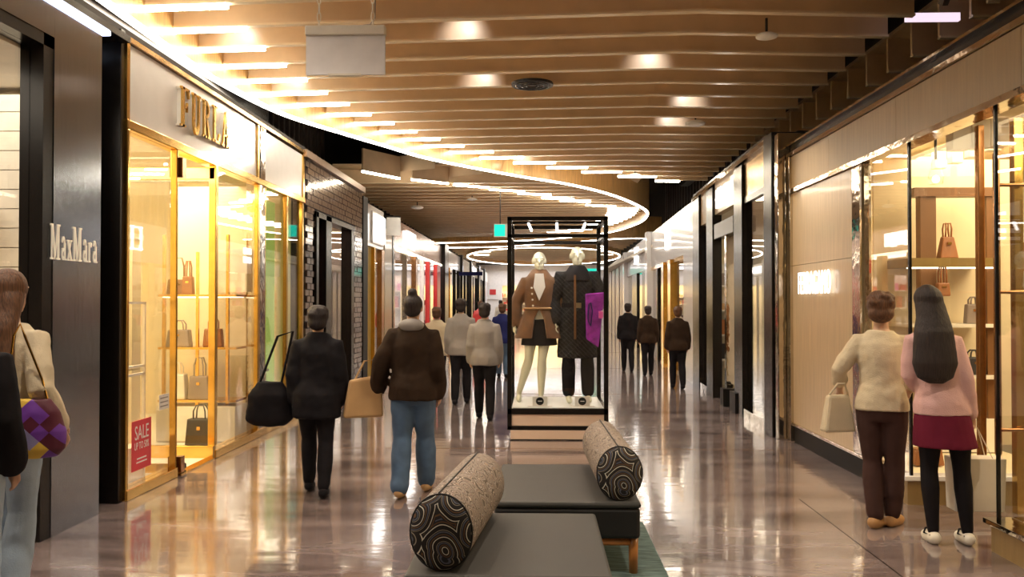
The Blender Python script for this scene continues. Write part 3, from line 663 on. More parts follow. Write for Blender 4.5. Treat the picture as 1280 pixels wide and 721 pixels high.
# ------------------------------------------------------------------ further left shops
def px_l(x): return 3.22*1100/(672-x)
fa = struct('wall_left')
bx('dark_pier', M['black_matt'], fa, -3.4, -3.2, 16.08, 16.5, 0, 3.5)
bx('fascia_panel', M['white'], fa, -3.36, -3.22, 16.5, 18.3, 2.62, 3.42)
bx('beige_pier', mat('olive_stone', (.42, .33, .2), .3, coat=.4), fa, -3.4, -3.2, 18.35, 19.25, 0, 3.1)
bx('dark_trim', M['black'], fa, -3.4, -3.19, 19.28, 19.5, 0, 3.45)
bx('fascia_panel', M['pinkstore'], fa, -3.36, -3.22, 19.5, 29.4, 2.80, 3.42)
bx('lit_soffit', M['panel_glow'], fa, -3.36, -3.21, 19.5, 29.4, 2.74, 2.80)
bx('dark_pier', M['black'], fa, -3.5, -3.1, 29.45, 30.6, 0, 3.5)
bx('fascia_panel', M['white'], fa, -3.36, -3.22, 30.6, 38, 2.8, 3.4)
bx('fascia_panel', M['white_matt'], fa, -3.36, -3.22, 38, 57, 2.8, 3.4)
for (a, b) in ((36.5, 37.0), (41.5, 42.3), (47, 48), (52, 52.5)): bx('dark_pier', M['black'], fa, -3.5, -3.12, a, b, 0, 3.5)
bx('shop_ceiling', M['ivory'], fa, -6.5, -3.37, 16.2, 58, 3.05, 3.15)
bx('back_wall', M['ivory'], fa, -6.6, -6.5, 16.2, 58, 0, 3.1)
for y in (19.3, 30.0, 42): bx('party_wall', M['white_matt'], fa, -6.5, -3.4, y, y+.1, 0, 3.1)
t = thing('shop_sign', 'square white light box sign above the yellow shop front', 'sign', (-3.215, 16.95, 2.74)); bx('light_box', M['sign'], t, 0, .07, 0, 1.15, 0, .52); bx('frame', M['white_matt'], t, -.004, .03, -.05, 1.2, -.05, .57)
t = thing('blade_sign', 'small projecting white blade sign before the copper fascia', 'sign', (-3.2, 18.5, 2.95)); bx('plate', M['white_matt'], t, 0, .3, 0, .06, 0, .38); bx('bracket', M['black'], t, -.02, .3, .01, .05, .38, .41)
t = thing('shop_sign', 'blurred white lit emblem on the copper pink fascia', 'sign', (-3.21, 21.3, 2.92))
for i in range(4): bx('letter', M['sign'], t, 0, .05, i*.4, i*.4+.26, .0+(.03 if i % 2 else 0), .36)
w7 = struct('window_7')
bx('yellow_panel', mat('mustard_panel', (.50, .34, .07), .35), w7, -3.30, -3.27, 16.5, 17.2, 0, 2.62)
mull(w7, -3.33, -3.2, 17.2, 17.28, 0, 2.62, 'gold'); bx('pane', M['glass'], w7, -3.26, -3.252, 17.28, 18.0, 0.05, 2.62); mull(w7, -3.33, -3.2, 18.0, 18.3, 0, 2.62, 'copper')
w8 = struct('window_8')
for i, (a, b, m) in enumerate(((19.5, 19.6, 'chrome'), (21.4, 21.5, 'chrome'), (23.0, 23.35, 'copper'), (24.6, 24.7, 'white'), (25.9, 26.2, 'redm'), (27.9, 28.8, 'redm'))): mull(w8, -3.34, -3.19, a, b, 0, 2.74, m)
bx('pane', M['glass'], w8, -3.26, -3.252, 19.6, 27.9, .05, 2.74)
w9 = struct('window_9')
for i, (a, b, m) in enumerate(((30.7, 31, 'gold'), (32.0, 32.6, 'gold'), (34.2, 34.6, 'black'), (36, 36.4, 'black'), (39, 39.4, 'black'), (44, 44.5, 'chrome'), (50, 50.5, 'black'), (55, 55.5, 'white'))): mull(w9, -3.34, -3.19, a, b, 0, 2.8, m)
bx('pane', M['glass'], w9, -3.26, -3.252, 30.7, 57, .05, 2.8)
t = thing('banner', 'dark blue blade banner over the far left shops', 'sign', (-3.0, 33.5, 2.55)); bx('board', M['navy'], t, 0, .9, 0, .08, 0, .14); bx('bracket', M['black'], t, -.2, 0, .02, .06, .05, .1)
t = thing('shop_sign', 'lit blue-white sign strip on the far left fascia', 'sign', (-3.2, 42.5, 2.95)); bx('light_box', M['sign'], t, 0, .06, 0, 2.4, 0, .3)
for i, (y, cc) in enumerate(((20.9, None), (23.4, ['redm', 'white_matt', 'pink']), (26.3, ['redm', 'bagblack', 'gold']), (28.9, ['redm', 'pink', 'white_matt']))):
    stocked_shelf(-4.6, y, 'stocked shelf facing out of the pink-lit shop, %s from the front' % ordw[i], 2.0, face='-y', cols=cc, group='shelves in the pink-lit shop')
for i, y in enumerate((18.9, 33, 36.2, 41)): stocked_shelf(-4.5, y, 'stocked shelf far down the left shop row, %s from the front' % ordw[i], 1.8, face='-y', group='shelves far down the left row', cols=['gold', 'tan', 'bagbrown', 'redm'])

# ------------------------------------------------------------------ right wall, near shop
RW = 2.82
nr = struct('wall_right')
bx('fascia_board', M['beige_dark'], nr, RW, RW+.16, 8.6, 9.92, 2.80, 3.16)
bx('fascia_board', M['beige_dark'], nr, RW, RW+.16, 7.0, 8.596, 2.80, 3.16)
bx('fascia_board', M['beige_dark'], nr, RW, RW+.16, 5.2, 6.996, 2.80, 3.16)
bx('fascia_board', M['beige_dark'], nr, RW, RW+.16, 1.5, 5.196, 2.80, 3.16)
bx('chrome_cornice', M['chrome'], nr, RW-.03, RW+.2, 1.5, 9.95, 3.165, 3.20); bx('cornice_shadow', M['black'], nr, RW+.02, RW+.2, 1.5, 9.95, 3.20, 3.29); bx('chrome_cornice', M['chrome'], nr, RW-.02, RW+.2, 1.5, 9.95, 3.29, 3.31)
bx('chrome_transom', M['chrome'], nr, RW-.02, RW+.14, 1.5, 9.92, 2.755, 2.80)
for i, (a, b) in enumerate(((1.95, 2.75), (.2, 1.945))): bx('stone_panel', M['beige'], nr, RW+.01, RW+.1, 7.96, 9.84, a, b)
bx('end_trim', M['chrome'], nr, RW-.03, RW+.12, 9.84, 9.95, 0, 3.165, bevel=.01)
bx('skirting', M['black_matt'], nr, RW+.02, RW+.1, 6.84, 9.85, 0, .19); bx('sill', M['chrome'], nr, RW-.015, RW+.1, 6.80, 9.85, .185, .215, bevel=.006)
bx('plinth', M['beige_dark'], nr, RW, 4.2, 6.82, 6.90, 0, .185); bx('return_sill', M['white'], nr, RW-.03, 4.2, 6.79, 6.93, .187, .225, bevel=.006)
bx('plinth', M['beige_dark'], nr, RW, RW+.1, 1.5, 5.58, 0, .17); bx('plinth_end', M['beige_dark'], nr, RW+.1, 3.6, 5.50, 5.58, 0, .17); bx('near_sill', M['chrome'], nr, RW-.04, RW+.14, 1.5, 5.61, .172, .205, bevel=.006); bx('near_sill', M['chrome'], nr, RW+.14, 3.6, 5.48, 5.61, .172, .205, bevel=.006)
bx('window_bed', M['cream'], nr, RW+.15, 3.6, 1.5, 5.4, .0, .16); bx('window_bed', M['cream'], nr, RW+.1, 4.2, 6.93, 9.8, 0, .2)
bx('back_wall', M['cream'], nr, 7.0, 7.1, 1.0, 10.6, 0, 3.1); bx('shop_ceiling', M['cream'], nr, RW+.17, 7.1, 1.0, 10.3, 3.02, 3.1); bx('side_wall', M['cream'], nr, RW+.1, 7.0, 9.9, 9.98, 0, 3.02)
cm = G()
bx('chrome_mullion', M['chrome'], nr, RW-.02, RW+.08, 7.70, 7.95, .21, 2.76, bevel=.03)
w10 = struct('window_10')
bx('pane', M['glass'], w10, RW+.03, RW+.038, 6.84, 7.70, .22, 2.76); bx('corner_seal', M['black'], w10, RW+.022, RW+.042, 6.815, 6.84, .22, 2.76)
bx('pane', M['glass'], w10, RW+.045, 3.36, 6.822, 6.83, .225, 2.9); mull(w10, 3.36, 3.41, 6.80, 6.86, 0.22, 2.9, 'copper')
w11 = struct('window_11')
bx('pane', M['glass'], w11, RW+.03, RW+.038, 1.5, 5.55, .2, 2.76); bx('pane', M['glass'], w11, RW+.04, 3.55, 5.542, 5.55, .2, 2.76); bx('corner_seal', M['black'], w11, RW+.022, RW+.042, 5.542, 5.56, .2, 2.76)
d2 = struct('door_2')
bx('door_frame', M['gold'], d2, 3.50, 3.56, 6.55, 6.62, 0, 2.9); bx('pane', M['glass'], d2, 3.58, 3.59, 5.75, 6.55, .02, 2.8)
G().tube([(3.34, 6.5, .45), (3.34, 6.5, 2.62)], .024, 12).build('pull_handle', M['copper'], d2, smooth=True)
for z in (.62, 1.62, 2.4): G().tube([(3.34, 6.5, z), (3.55, 6.5, z)], .014, 8).build('handle_bracket', M['copper'], d2, smooth=True)
# glowing sign
t = thing('shop_sign', 'FERRAGAMO in glowing white capitals on the beige panel', 'sign', (RW-.02, 10.62-1.0, 1.66))
t.location = (RW-.03, 9.50, 1.63)
text('FERRAGAMO', .33, .004, RM, 'letters', emis('letter_glow', (1, .97, .93), 2.0), t, (0, 0, 0), 1.03, 1.08)
# shelving inside right shop (front faces the camera)
t = thing('wall_shelf', 'brown portal shelf with bronze bar in the right shop window', 'shelf', (3.0, 8.05, 0))
bx('post', M['brown'], t, .46, .60, 0, .1, .2, 2.52); bx('post', M['brown'], t, 1.05, 1.12, 0, .1, .2, 2.52); bx('lintel', M['brown'], t, .40, 1.15, -.02, .12, 2.50, 2.58)
bx('back_panel', M['cream'], t, .2, 1.5, .42, .45, .2, 2.9)
bx('shelf_board', M['olive'], t, .32, 1.12, -.1, .4, 1.86, 1.94); bx('shelf_board', M['ivory'], t, .32, 1.12, -.1, .4, 1.32, 1.35); bx('shelf_board', M['ivory'], t, .32, 1.12, -.1, .4, .86, .89)
bx('lit_strip', M['panel_glow'], t, .34, 1.10, -.05, .02, 1.848, 1.859); bx('cabinet', M['ivory'], t, .32, 1.12, -.08, .4, .21, .5)
handbag((3.72, 8.1, 1.94), 'orange brown drawstring bag on the bronze shelf', M['bagbrown'], .17, .2, .1, .12, 0, None, 'tote', .6)
handbag((3.62, 7.98, 1.60), 'brown basket bag with looped handle hanging at the shelf post', M['bagbrown'], .12, .12, .08, .16)
handbag((3.95, 8.1, 1.35), 'small taupe tote in the white niche below the bronze shelf', M['baggrey'], .16, .18, .08, .06)
handbag((3.95, 8.1, .89), 'black boxy bag on the lower white shelf of the right shop', M['bagblack'], .2, .16, .1, .06)
handbag((3.2, 7.35, .21), 'tan open bag on the plinth near the sill corner', M['bagbrown'], .24, .14, .12, .06)
t = thing('pendant_lamp', 'clear glass pendant lamp glowing behind the right shop corner', 'lamp', (3.22, 7.2, 2.50))
G().zrings([(0, .05, .05, 0, 0), (.05, .06, .06, 0, 0), (.2, .025, .025, 0, 0)], 16).build('shade', M['glass'], t, smooth=True); G().ell((0,0,.04), (.028,.028,.03)).build('bulb', M['sign'], t, smooth=True); G().tube([(0,0,.2),(0,0,.52)],.012,6,False).build('stem', M['shade'], t)
t = thing('track_light', 'row of square cream track heads under the right shop ceiling', 'light', (3.75, 7.6, 2.99))
bx('track', M['ivory'], t, -.02, .02, -1.3, 1.6, -.03, 0)
for i in range(9): G().box(-.05, .05, -.05, .05, -.2, -.035).build('head', M['ivory'], t, bevel=.005, loc=(0, -1.2+i*.32, 0))
t = thing('ceiling_box', 'blocky cream light boxes hanging over the right shop doorway', 'light', (3.62, 6.9, 2.72))
for i in range(3): G().box(-.07, .07, -.06, .06, 0, .22).build('head', M['white_matt'], t, bevel=.006, loc=(-.36+i*.17, i*.05, .02*i))
stocked_shelf(5.2, 6.6, 'gold-lit shelf of red and brown goods at the back of right shop', 2.2, face='-x', cols=['redm', 'bagbrown', 'bagblack', 'gold'])
stocked_shelf(4.6, 8.9, 'shelf of red goods deep inside the right shop', 1.6, face='-y', cols=['redm', 'pink', 'bagbrown'])
t = thing('display_table', 'low cream display table in the nearest right window', 'table', (3.22, 4.6, .17)); bx('top', M['ivory'], t, -.2, .2, -.4, .4, .36, .4); bx('base', M['ivory'], t, -.16, .16, -.34, .34, 0, .36)
handbag((3.2, 4.75, .57), 'burgundy bag on the low table in the nearest right window', M['burgundy'], .26, .2, .12, .1, 1.57)
t = thing('merchandise_column', 'tall cream column shelf in the nearest right window', 'shelf', (3.15, 5.25, .17)); bx('column', mat('lime_column', (.66, .62, .34), .4), t, -.08, .12, -.06, .06, 0, 2.55); bx('bracket', M['olive'], t, -.09, .3, -.07, .07, 1.35, 1.38); bx('bracket', M['olive'], t, -.09, .3, -.07, .07, .9, .93)

# ------------------------------------------------------------------ right wall, further shops (wall drifts slowly outwards)
def rx(Y): return 2.74+.03*(Y-10.5)
def rbox(name, m, par, y0, y1, z0, z1, d0=0.0, d1=.12, bevel=0):
    a, b = rx(y0), rx(y1)
    return G().hexa([(a+d0, y0, z0), (a+d1, y0, z0), (b+d1, y1, z0), (b+d0, y1, z0)], [(a+d0, y0, z1), (a+d1, y0, z1), (b+d1, y1, z1), (b+d0, y1, z1)]).build(name, m, par, bevel=bevel)
fr = struct('wall_right')
bx('dark_pillar', M['chrome'], fr, 2.70, 3.2, 9.97, 10.12, 0, 3.45, bevel=.01)
bx('dark_pillar', M['black'], fr, 2.68, 3.2, 10.15, 10.52, 0, 3.5, bevel=.01)
rbox('dark_pillar', M['black'], fr, 11.95, 12.5, 0, 3.4, -.03)
rbox('dark_pillar', M['black'], fr, 14.3, 14.9, 0, 3.4, -.03); rbox('dark_pillar', M['black'], fr, 15.75, 16.5, 0, 3.42, -.03)
rbox('cornice', M['chrome'], fr, 10.5, 16.5, 3.42, 3.48, -.05); rbox('cornice', M['black'], fr, 10.5, 16.5, 3.48, 3.54, -.02)
rbox('fascia_panel', M['brass_dark'], fr, 10.55, 11.93, 2.95, 3.42, .01); rbox('fascia_panel', M['beige'], fr, 12.52, 14.28, 2.95, 3.42, .01); rbox('fascia_panel', M['beige_dark'], fr, 14.92, 15.73, 2.9, 3.42, .01)
rbox('sill', M['chrome'], fr, 10.5, 12, 0, .12, -.02); rbox('sill', M['chrome'], fr, 14.5, 16.5, 0, .12, -.02)
w12 = struct('window_12')
rbox('pane', M['glass'], w12, 10.55, 11.95, .12, 2.95, .04, .048); rbox('pane', M['glass'], w12, 14.9, 15.75, .12, 2.9, .04, .048); rbox('frame', M['black'], w12, 10.55, 11.95, 2.87, 2.95, .0, .06)
d3 = struct('door_3')
rbox('portal_head', M['black'], d3, 12.6, 14.2, 2.55, 2.78, -.02, .3)
rbox('open_leaf', M['ivory'], d3, 12.55, 13.2, 0.3, 2.55, .15, .2); rbox('frame', M['chrome'], d3, 13.2, 13.35, 0, 2.6, -.01, .12); rbox('frame', M['chrome'], d3, 12.5, 12.6, 0, 2.6, -.01, .12)
G().tube([(rx(12.9)+.08, 12.9, .8), (rx(12.9)+.08, 12.9, 1.5)], .02, 8).build('pull_handle', M['copper'], d3, smooth=True)
rbox('threshold_box', M['black_matt'], d3, 12.3, 12.7, 0, .28, -.06, .2); rbox('threshold_box', M['black_matt'], d3, 13.1, 13.35, 0, .26, -.08, .14)
t = thing('shop_sign', 'slanting row of white lit letters above the dark portal', 'sign', (rx(14.0)-.02, 14.0, 3.02))
for i in range(8): bx('letter', M['sign'], t, -.02, .02, -.14-i*.155, -.05-i*.155, .0, .30 if i % 3 else .28)
for i in range(8): bx('letter_bar', M['sign'], t, -.02, .02, -.155-i*.155, -.03-i*.155, .12+(i % 3)*.06, .15+(i % 3)*.06)
ws = struct('wall_right')
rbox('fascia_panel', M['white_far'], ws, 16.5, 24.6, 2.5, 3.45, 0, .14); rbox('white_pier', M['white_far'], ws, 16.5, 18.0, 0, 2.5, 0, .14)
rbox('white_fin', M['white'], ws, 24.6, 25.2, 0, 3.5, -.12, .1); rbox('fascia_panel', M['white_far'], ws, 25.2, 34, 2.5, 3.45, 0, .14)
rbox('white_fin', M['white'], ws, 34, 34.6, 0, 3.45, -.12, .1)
for i in range(14): rbox('pleat', M['pleat'], ws, 34.6+i*1.5, 35.6+i*1.5, 0, 3.2, -.1+.02*(i % 2), .14)
rbox('coping', M['white_matt'], ws, 34.6, 56, 3.2, 3.4, -.1, .2)
d4 = struct('door_4')
for (a, b) in ((19.8, 20.3), (21.2, 21.6)): rbox('gold_column', M['gold'], d4, a, b, 0, 2.5, -.05, .1)
rbox('head_rail', M['gold'], d4, 18.0, 24.6, 2.42, 2.5, 0, .1); rbox('pane', M['glass'], d4, 18.0, 24.6, .05, 2.42, .05, .06); rbox('black_mullion', M['black'], d4, 23.0, 23.2, 0, 2.42, 0, .08)
d5 = struct('door_5')
for (a, b) in ((26.2, 27.5), (29.5, 31.5)): rbox('black_leaf', M['black'], d5, a, b, 0, 2.5, .0, .1)
rbox('pane', M['glass'], d5, 25.2, 34, .05, 2.5, .05, .06)
t = thing('shop_sign', 'square gold-outlined emblem sign on the white fascia', 'sign', (rx(20.9)-.03, 20.9, 2.78))
for (a, b, c, d) in ((-1.5,-.95,0,.04),(-1.5,-.95,.52,.56),(-1.5,-1.4,0,.56),(-1.05,-.95,0,.56)): bx('outline', M['sign'], t, -.02, .02, a+.9, b+.9, c, d)
bx('emblem', M['gold'], t, -.012, .01, -.48, -.18, .12, .26); bx('emblem', M['gold'], t, -.012, .01, -.42, -.2, .30, .46)
t = thing('shop_sign', 'narrow lit white sign on the farther white fascia', 'sign', (rx(29.5)-.03, 29.5, 2.85)); bx('light_box', M['sign'], t, -.02, .02, -.55, .35, 0, .5)
ri = struct('wall_right')
bx('back_wall', M['cream'], ri, 6.4, 6.5, 10.4, 17, 0, 3.1); bx('party_wall', M['ivory'], ri, 3.2, 6.4, 14.35, 14.45, 0, 3.1); bx('party_wall', M['cream'], ri, 3.2, 6.4, 16.8, 16.9, 0, 3.1)
bx('shop_ceiling', M['ivory'], ri, 3.15, 7, 10.4, 56, 3.05, 3.12); bx('back_wall', M['ivory'], ri, 7, 7.1, 16.9, 56, 0, 3.1); bx('party_wall', M['ivory'], ri, 3.6, 7, 25.3, 25.4, 0, 3.1); bx('party_wall', M['ivory'], ri, 3.9, 7, 36, 36.1, 0, 3.1)
stocked_shelf(3.75, 12.2, 'shelf of pale goods behind the second right-hand window', 1.0, face='-y', cols=['white_matt', 'greycloth', 'gold', 'tan'])
stocked_shelf(3.9, 16.4, 'narrow stocked shelf behind the fourth right-hand window', 1.2, face='-y')
for i, (x, y) in enumerate(((4.6, 22.5), (4.6, 24.9), (5.0, 33.5))): stocked_shelf(x, y, 'shelf of pink and red goods in the white-fronted shop, %s from the front' % ordw[i], 2.0, face='-y', cols=['redm', 'pink', 'tan', 'gold'], group='shelves in the white-fronted right shop')

# ------------------------------------------------------------------ end of the mall
we = struct('wall_back')
bx('wall_panel', M['white_matt'], we, -4, -2.3, 57, 57.3, 0, 4.05); bx('wall_panel', M['white_matt'], we, -2.3, 4.5, 57, 57.3, 2.6, 4.05); bx('wall_panel', M['white_matt'], we, 2.4, 6, 57, 57.3, 0, 2.6)
bx('head_trim', M['black_matt'], we, -4, 6, 56.9, 57, 3.95, 4.05)
bx('shop_back', M['cream'], we, -3, 3, 60, 60.2, 0, 3)
area(0, 58.6, 2.9, 4, 2, 300, WARM)
bx('wall_panel', M['cream'], struct('wall_front'), -9, 9, -6, -5.8, 0, 5.9)
t = thing('wall_notice', 'small red mark notice on the white end wall', 'sign', (-2.9, 56.9, 1.7)); bx('sheet', M['white_matt'], t, -.4, .4, 0, .04, 0, .8); bx('red_mark', M['redm'], t, -.2, .2, -.02, -.001, .3, .65)
stocked_shelf(-1.8, 59.3, 'warm yellow stocked shelf in the shop at the mall end', 2.0, face='-y', cols=['bagblack', 'tan', 'redm'])

# ------------------------------------------------------------------ rug and benches
o = G().box(-.55, .735, 2.4, 6.2, 0, .012).build('rug', M['rug'], None, bevel=.004); tag(o, 'teal and grey streaked rug under the two benches', 'rug')
def bench(x0, x1, y0, y1, label, skew=0):
    cx, cy = (x0+x1)/2, (y0+y1)/2; hw, hd = (x1-x0)/2, (y1-y0)/2
    t = thing('bench', label, 'bench', (cx, cy, .012), skew)
    G().box(-hw, hw, -hd, hd, .20, .375).build('seat_base', M['benchside'], t, bevel=.02)
    G().box(-hw-.004, hw+.004, -hd-.004, hd+.004, .372, .408).build('seat_pad', M['benchtop'], t, bevel=.014)
    G().tube([(-hw, -hd, .392), (hw, -hd, .392), (hw, hd, .392), (-hw, hd, .392)], .006, 6, False, closed=True).build('piping', M['benchside'], t)
    for sx in (-1, 1):
        for sy in (-1, 1): G().tube([(sx*(hw-.035), sy*(hd-.05), .0), (sx*(hw-.035), sy*(hd-.05), .22)], [.024, .028], 14, False).build('leg', M['orangewood'], t, smooth=True)
        G().tube([(sx*(hw-.035), -hd+.05, .175), (sx*(hw-.035), hd-.05, .175)], .022, 12, False).build('rail', M['orangewood'], t, smooth=True)
    for sy in (-1, 1): G().tube([(-hw+.035, sy*(hd-.05), .175), (hw-.035, sy*(hd-.05), .175)], .022, 12, False).build('rail', M['orangewood'], t, smooth=True)
    return t
bench(-.245, .578, 4.99, 6.15, 'far grey vinyl bench with black sides and orange wood legs, bolster at right', .0)
bench(-.552, .305, 3.64, 4.73, 'near grey vinyl bench cut by the bottom edge, bolster at left', .0)
def bolster(ax, ay, bx_, by, w_, h, z, label):
    a = Vector((ax, ay, 0)); b = Vector((bx_, by, 0)); L_ = (b-a).length; rz = math.atan2(-(b.x-a.x), b.y-a.y)
    t = thing('bolster_cushion', label, 'cushion', (ax, ay, z), rz)
    def ringp(s, y): return [(s*w_/2*math.cos(q), y, h/2+s*h/2*math.sin(q)) for q in (2*math.pi*k/40 for k in range(40))]
    G().loft([ringp(1, y) if 0 < y < L_ else ringp(.985, y) for y in [0, .02]+[L_*i/10 for i in range(1, 10)]+[L_-.02, L_]], False).build('cover', M['print_side'], t, smooth=True)
    G().loft([ringp(.985, 0), ringp(.93, -.012), ringp(.6, -.022), ringp(.1, -.024)]).build('end_cap', M['print'], t, smooth=True)
    G().loft([ringp(.985, L_), ringp(.93, L_+.012), ringp(.6, L_+.022), ringp(.1, L_+.024)][::-1]).build('end_cap', M['print'], t, smooth=True)
    G().tube([(-.01, y, h+.002) for y in (0, L_*.25, L_*.5, L_*.75, L_)], .004, 6).build('seam', M['benchside'], t)
    G().tube([(w_/2*.985*math.cos(q), -.002, h/2+h/2*.985*math.sin(q)) for q in (2*math.pi*k/40 for k in range(40))], .004, 6, False, closed=True).build('piping', M['benchside'], t)
bolster(-.405, 3.70, -.31, 4.70, .27, .325, .42, 'near bolster with swirl contour print lying along the bench left side')
bolster(.465, 5.03, .44, 6.12, .262, .31, .42, 'far bolster with swirl contour print lying along the bench right side')

# ------------------------------------------------------------------ display case
dc = thing('display_case', 'tall black framed glass display case on a pale pink base', 'display case', (.225, 9.86, 0))
def db(name, m, *a, bevel=.004): return bx(name, M[m], dc, *a, bevel=bevel)
for (x, y) in ((-.565, 0), (.515, 0), (-.565, 1.17), (.515, 1.17)): db('post', 'black', x, x+.05, y, y+.05, .12, 2.50)
for y in (0, 1.17):
    db('rail', 'black', -.565, .565, y, y+.05, 2.46, 2.505); db('rail', 'black', -.565, .565, y, y+.05, 2.27, 2.31); db('rail', 'black', -.565, .565, y, y+.05, .29, .355); db('rail', 'black', -.565, .565, y, y+.05, .115, .16)
for x in (-.565, .515):
    for (a, b) in ((2.46, 2.505), (2.27, 2.31), (.29, .355), (.115, .16)): db('rail', 'black', x, x+.05, .05, 1.17, a, b)
db('base_panel', 'pinkbase', -.53, .53, .015, 1.2, .16, .29); db('plinth', 'pinkbase', -.53, .53, -.0, 1.2, .012, .113); db('plinth_foot', 'black', -.53, .53, -.004, 1.2, .0, .012)
db('case_floor', 'floorcase', -.515, .515, .05, 1.17, .30, .362)
bx('pane', M['case_glass'], dc, -.515, .515, .02, .026, .355, 2.27); bx('pane', M['case_glass'], dc, -.515, .515, 1.19, 1.196, .355, 2.27)
bx('pane', M['case_glass'], dc, -.545, -.539, .05, 1.17, .355, 2.27); bx('pane', M['case_glass'], dc, .539, .545, .05, 1.17, .355, 2.27)
for i, x in enumerate((-.33, -.0, .33)):
    G().tube([(x, .42, 2.46), (x*.9, .36, 2.38)], .016, 10).build('spotlight', M['sign'], dc, smooth=True)
    spot((x, .35, 2.36), (x*.8, .62, 1.2), 6, 75, (1, .95, .85), .5, .02, dc)
area(.225, 10.1, 2.44, .9, .2, 3, (1, .95, .86))
bx('light_track', M['black'], dc, -.515, .515, .43, .46, 2.46, 2.49)
for i, (x, nm) in enumerate(((-.20, 'white card with black disc beside the suede-coated mannequin feet'), (.28, 'white card with black disc beside the dark-coated mannequin feet'))):
    t = thing('display_card', nm, 'sign', (.225+x, 10.0+.06*0, .363))
    G().box(-.085, .085, -.004, .004, 0, .115).build('card', M['white_matt'], t, bevel=.002); bx('foot', M['white_matt'], t, -.14, .14, -.01, .06, -.001, .006)
    G().cyl((0, 0), .045, .004, .0055, 28, Matrix.Translation((0, 0, .06)) @ FM).build('disc', M['black_matt'], t)
    bx('print', M['white_text'], t, -.022, .024, -.0065, -.0056, .057, .065)

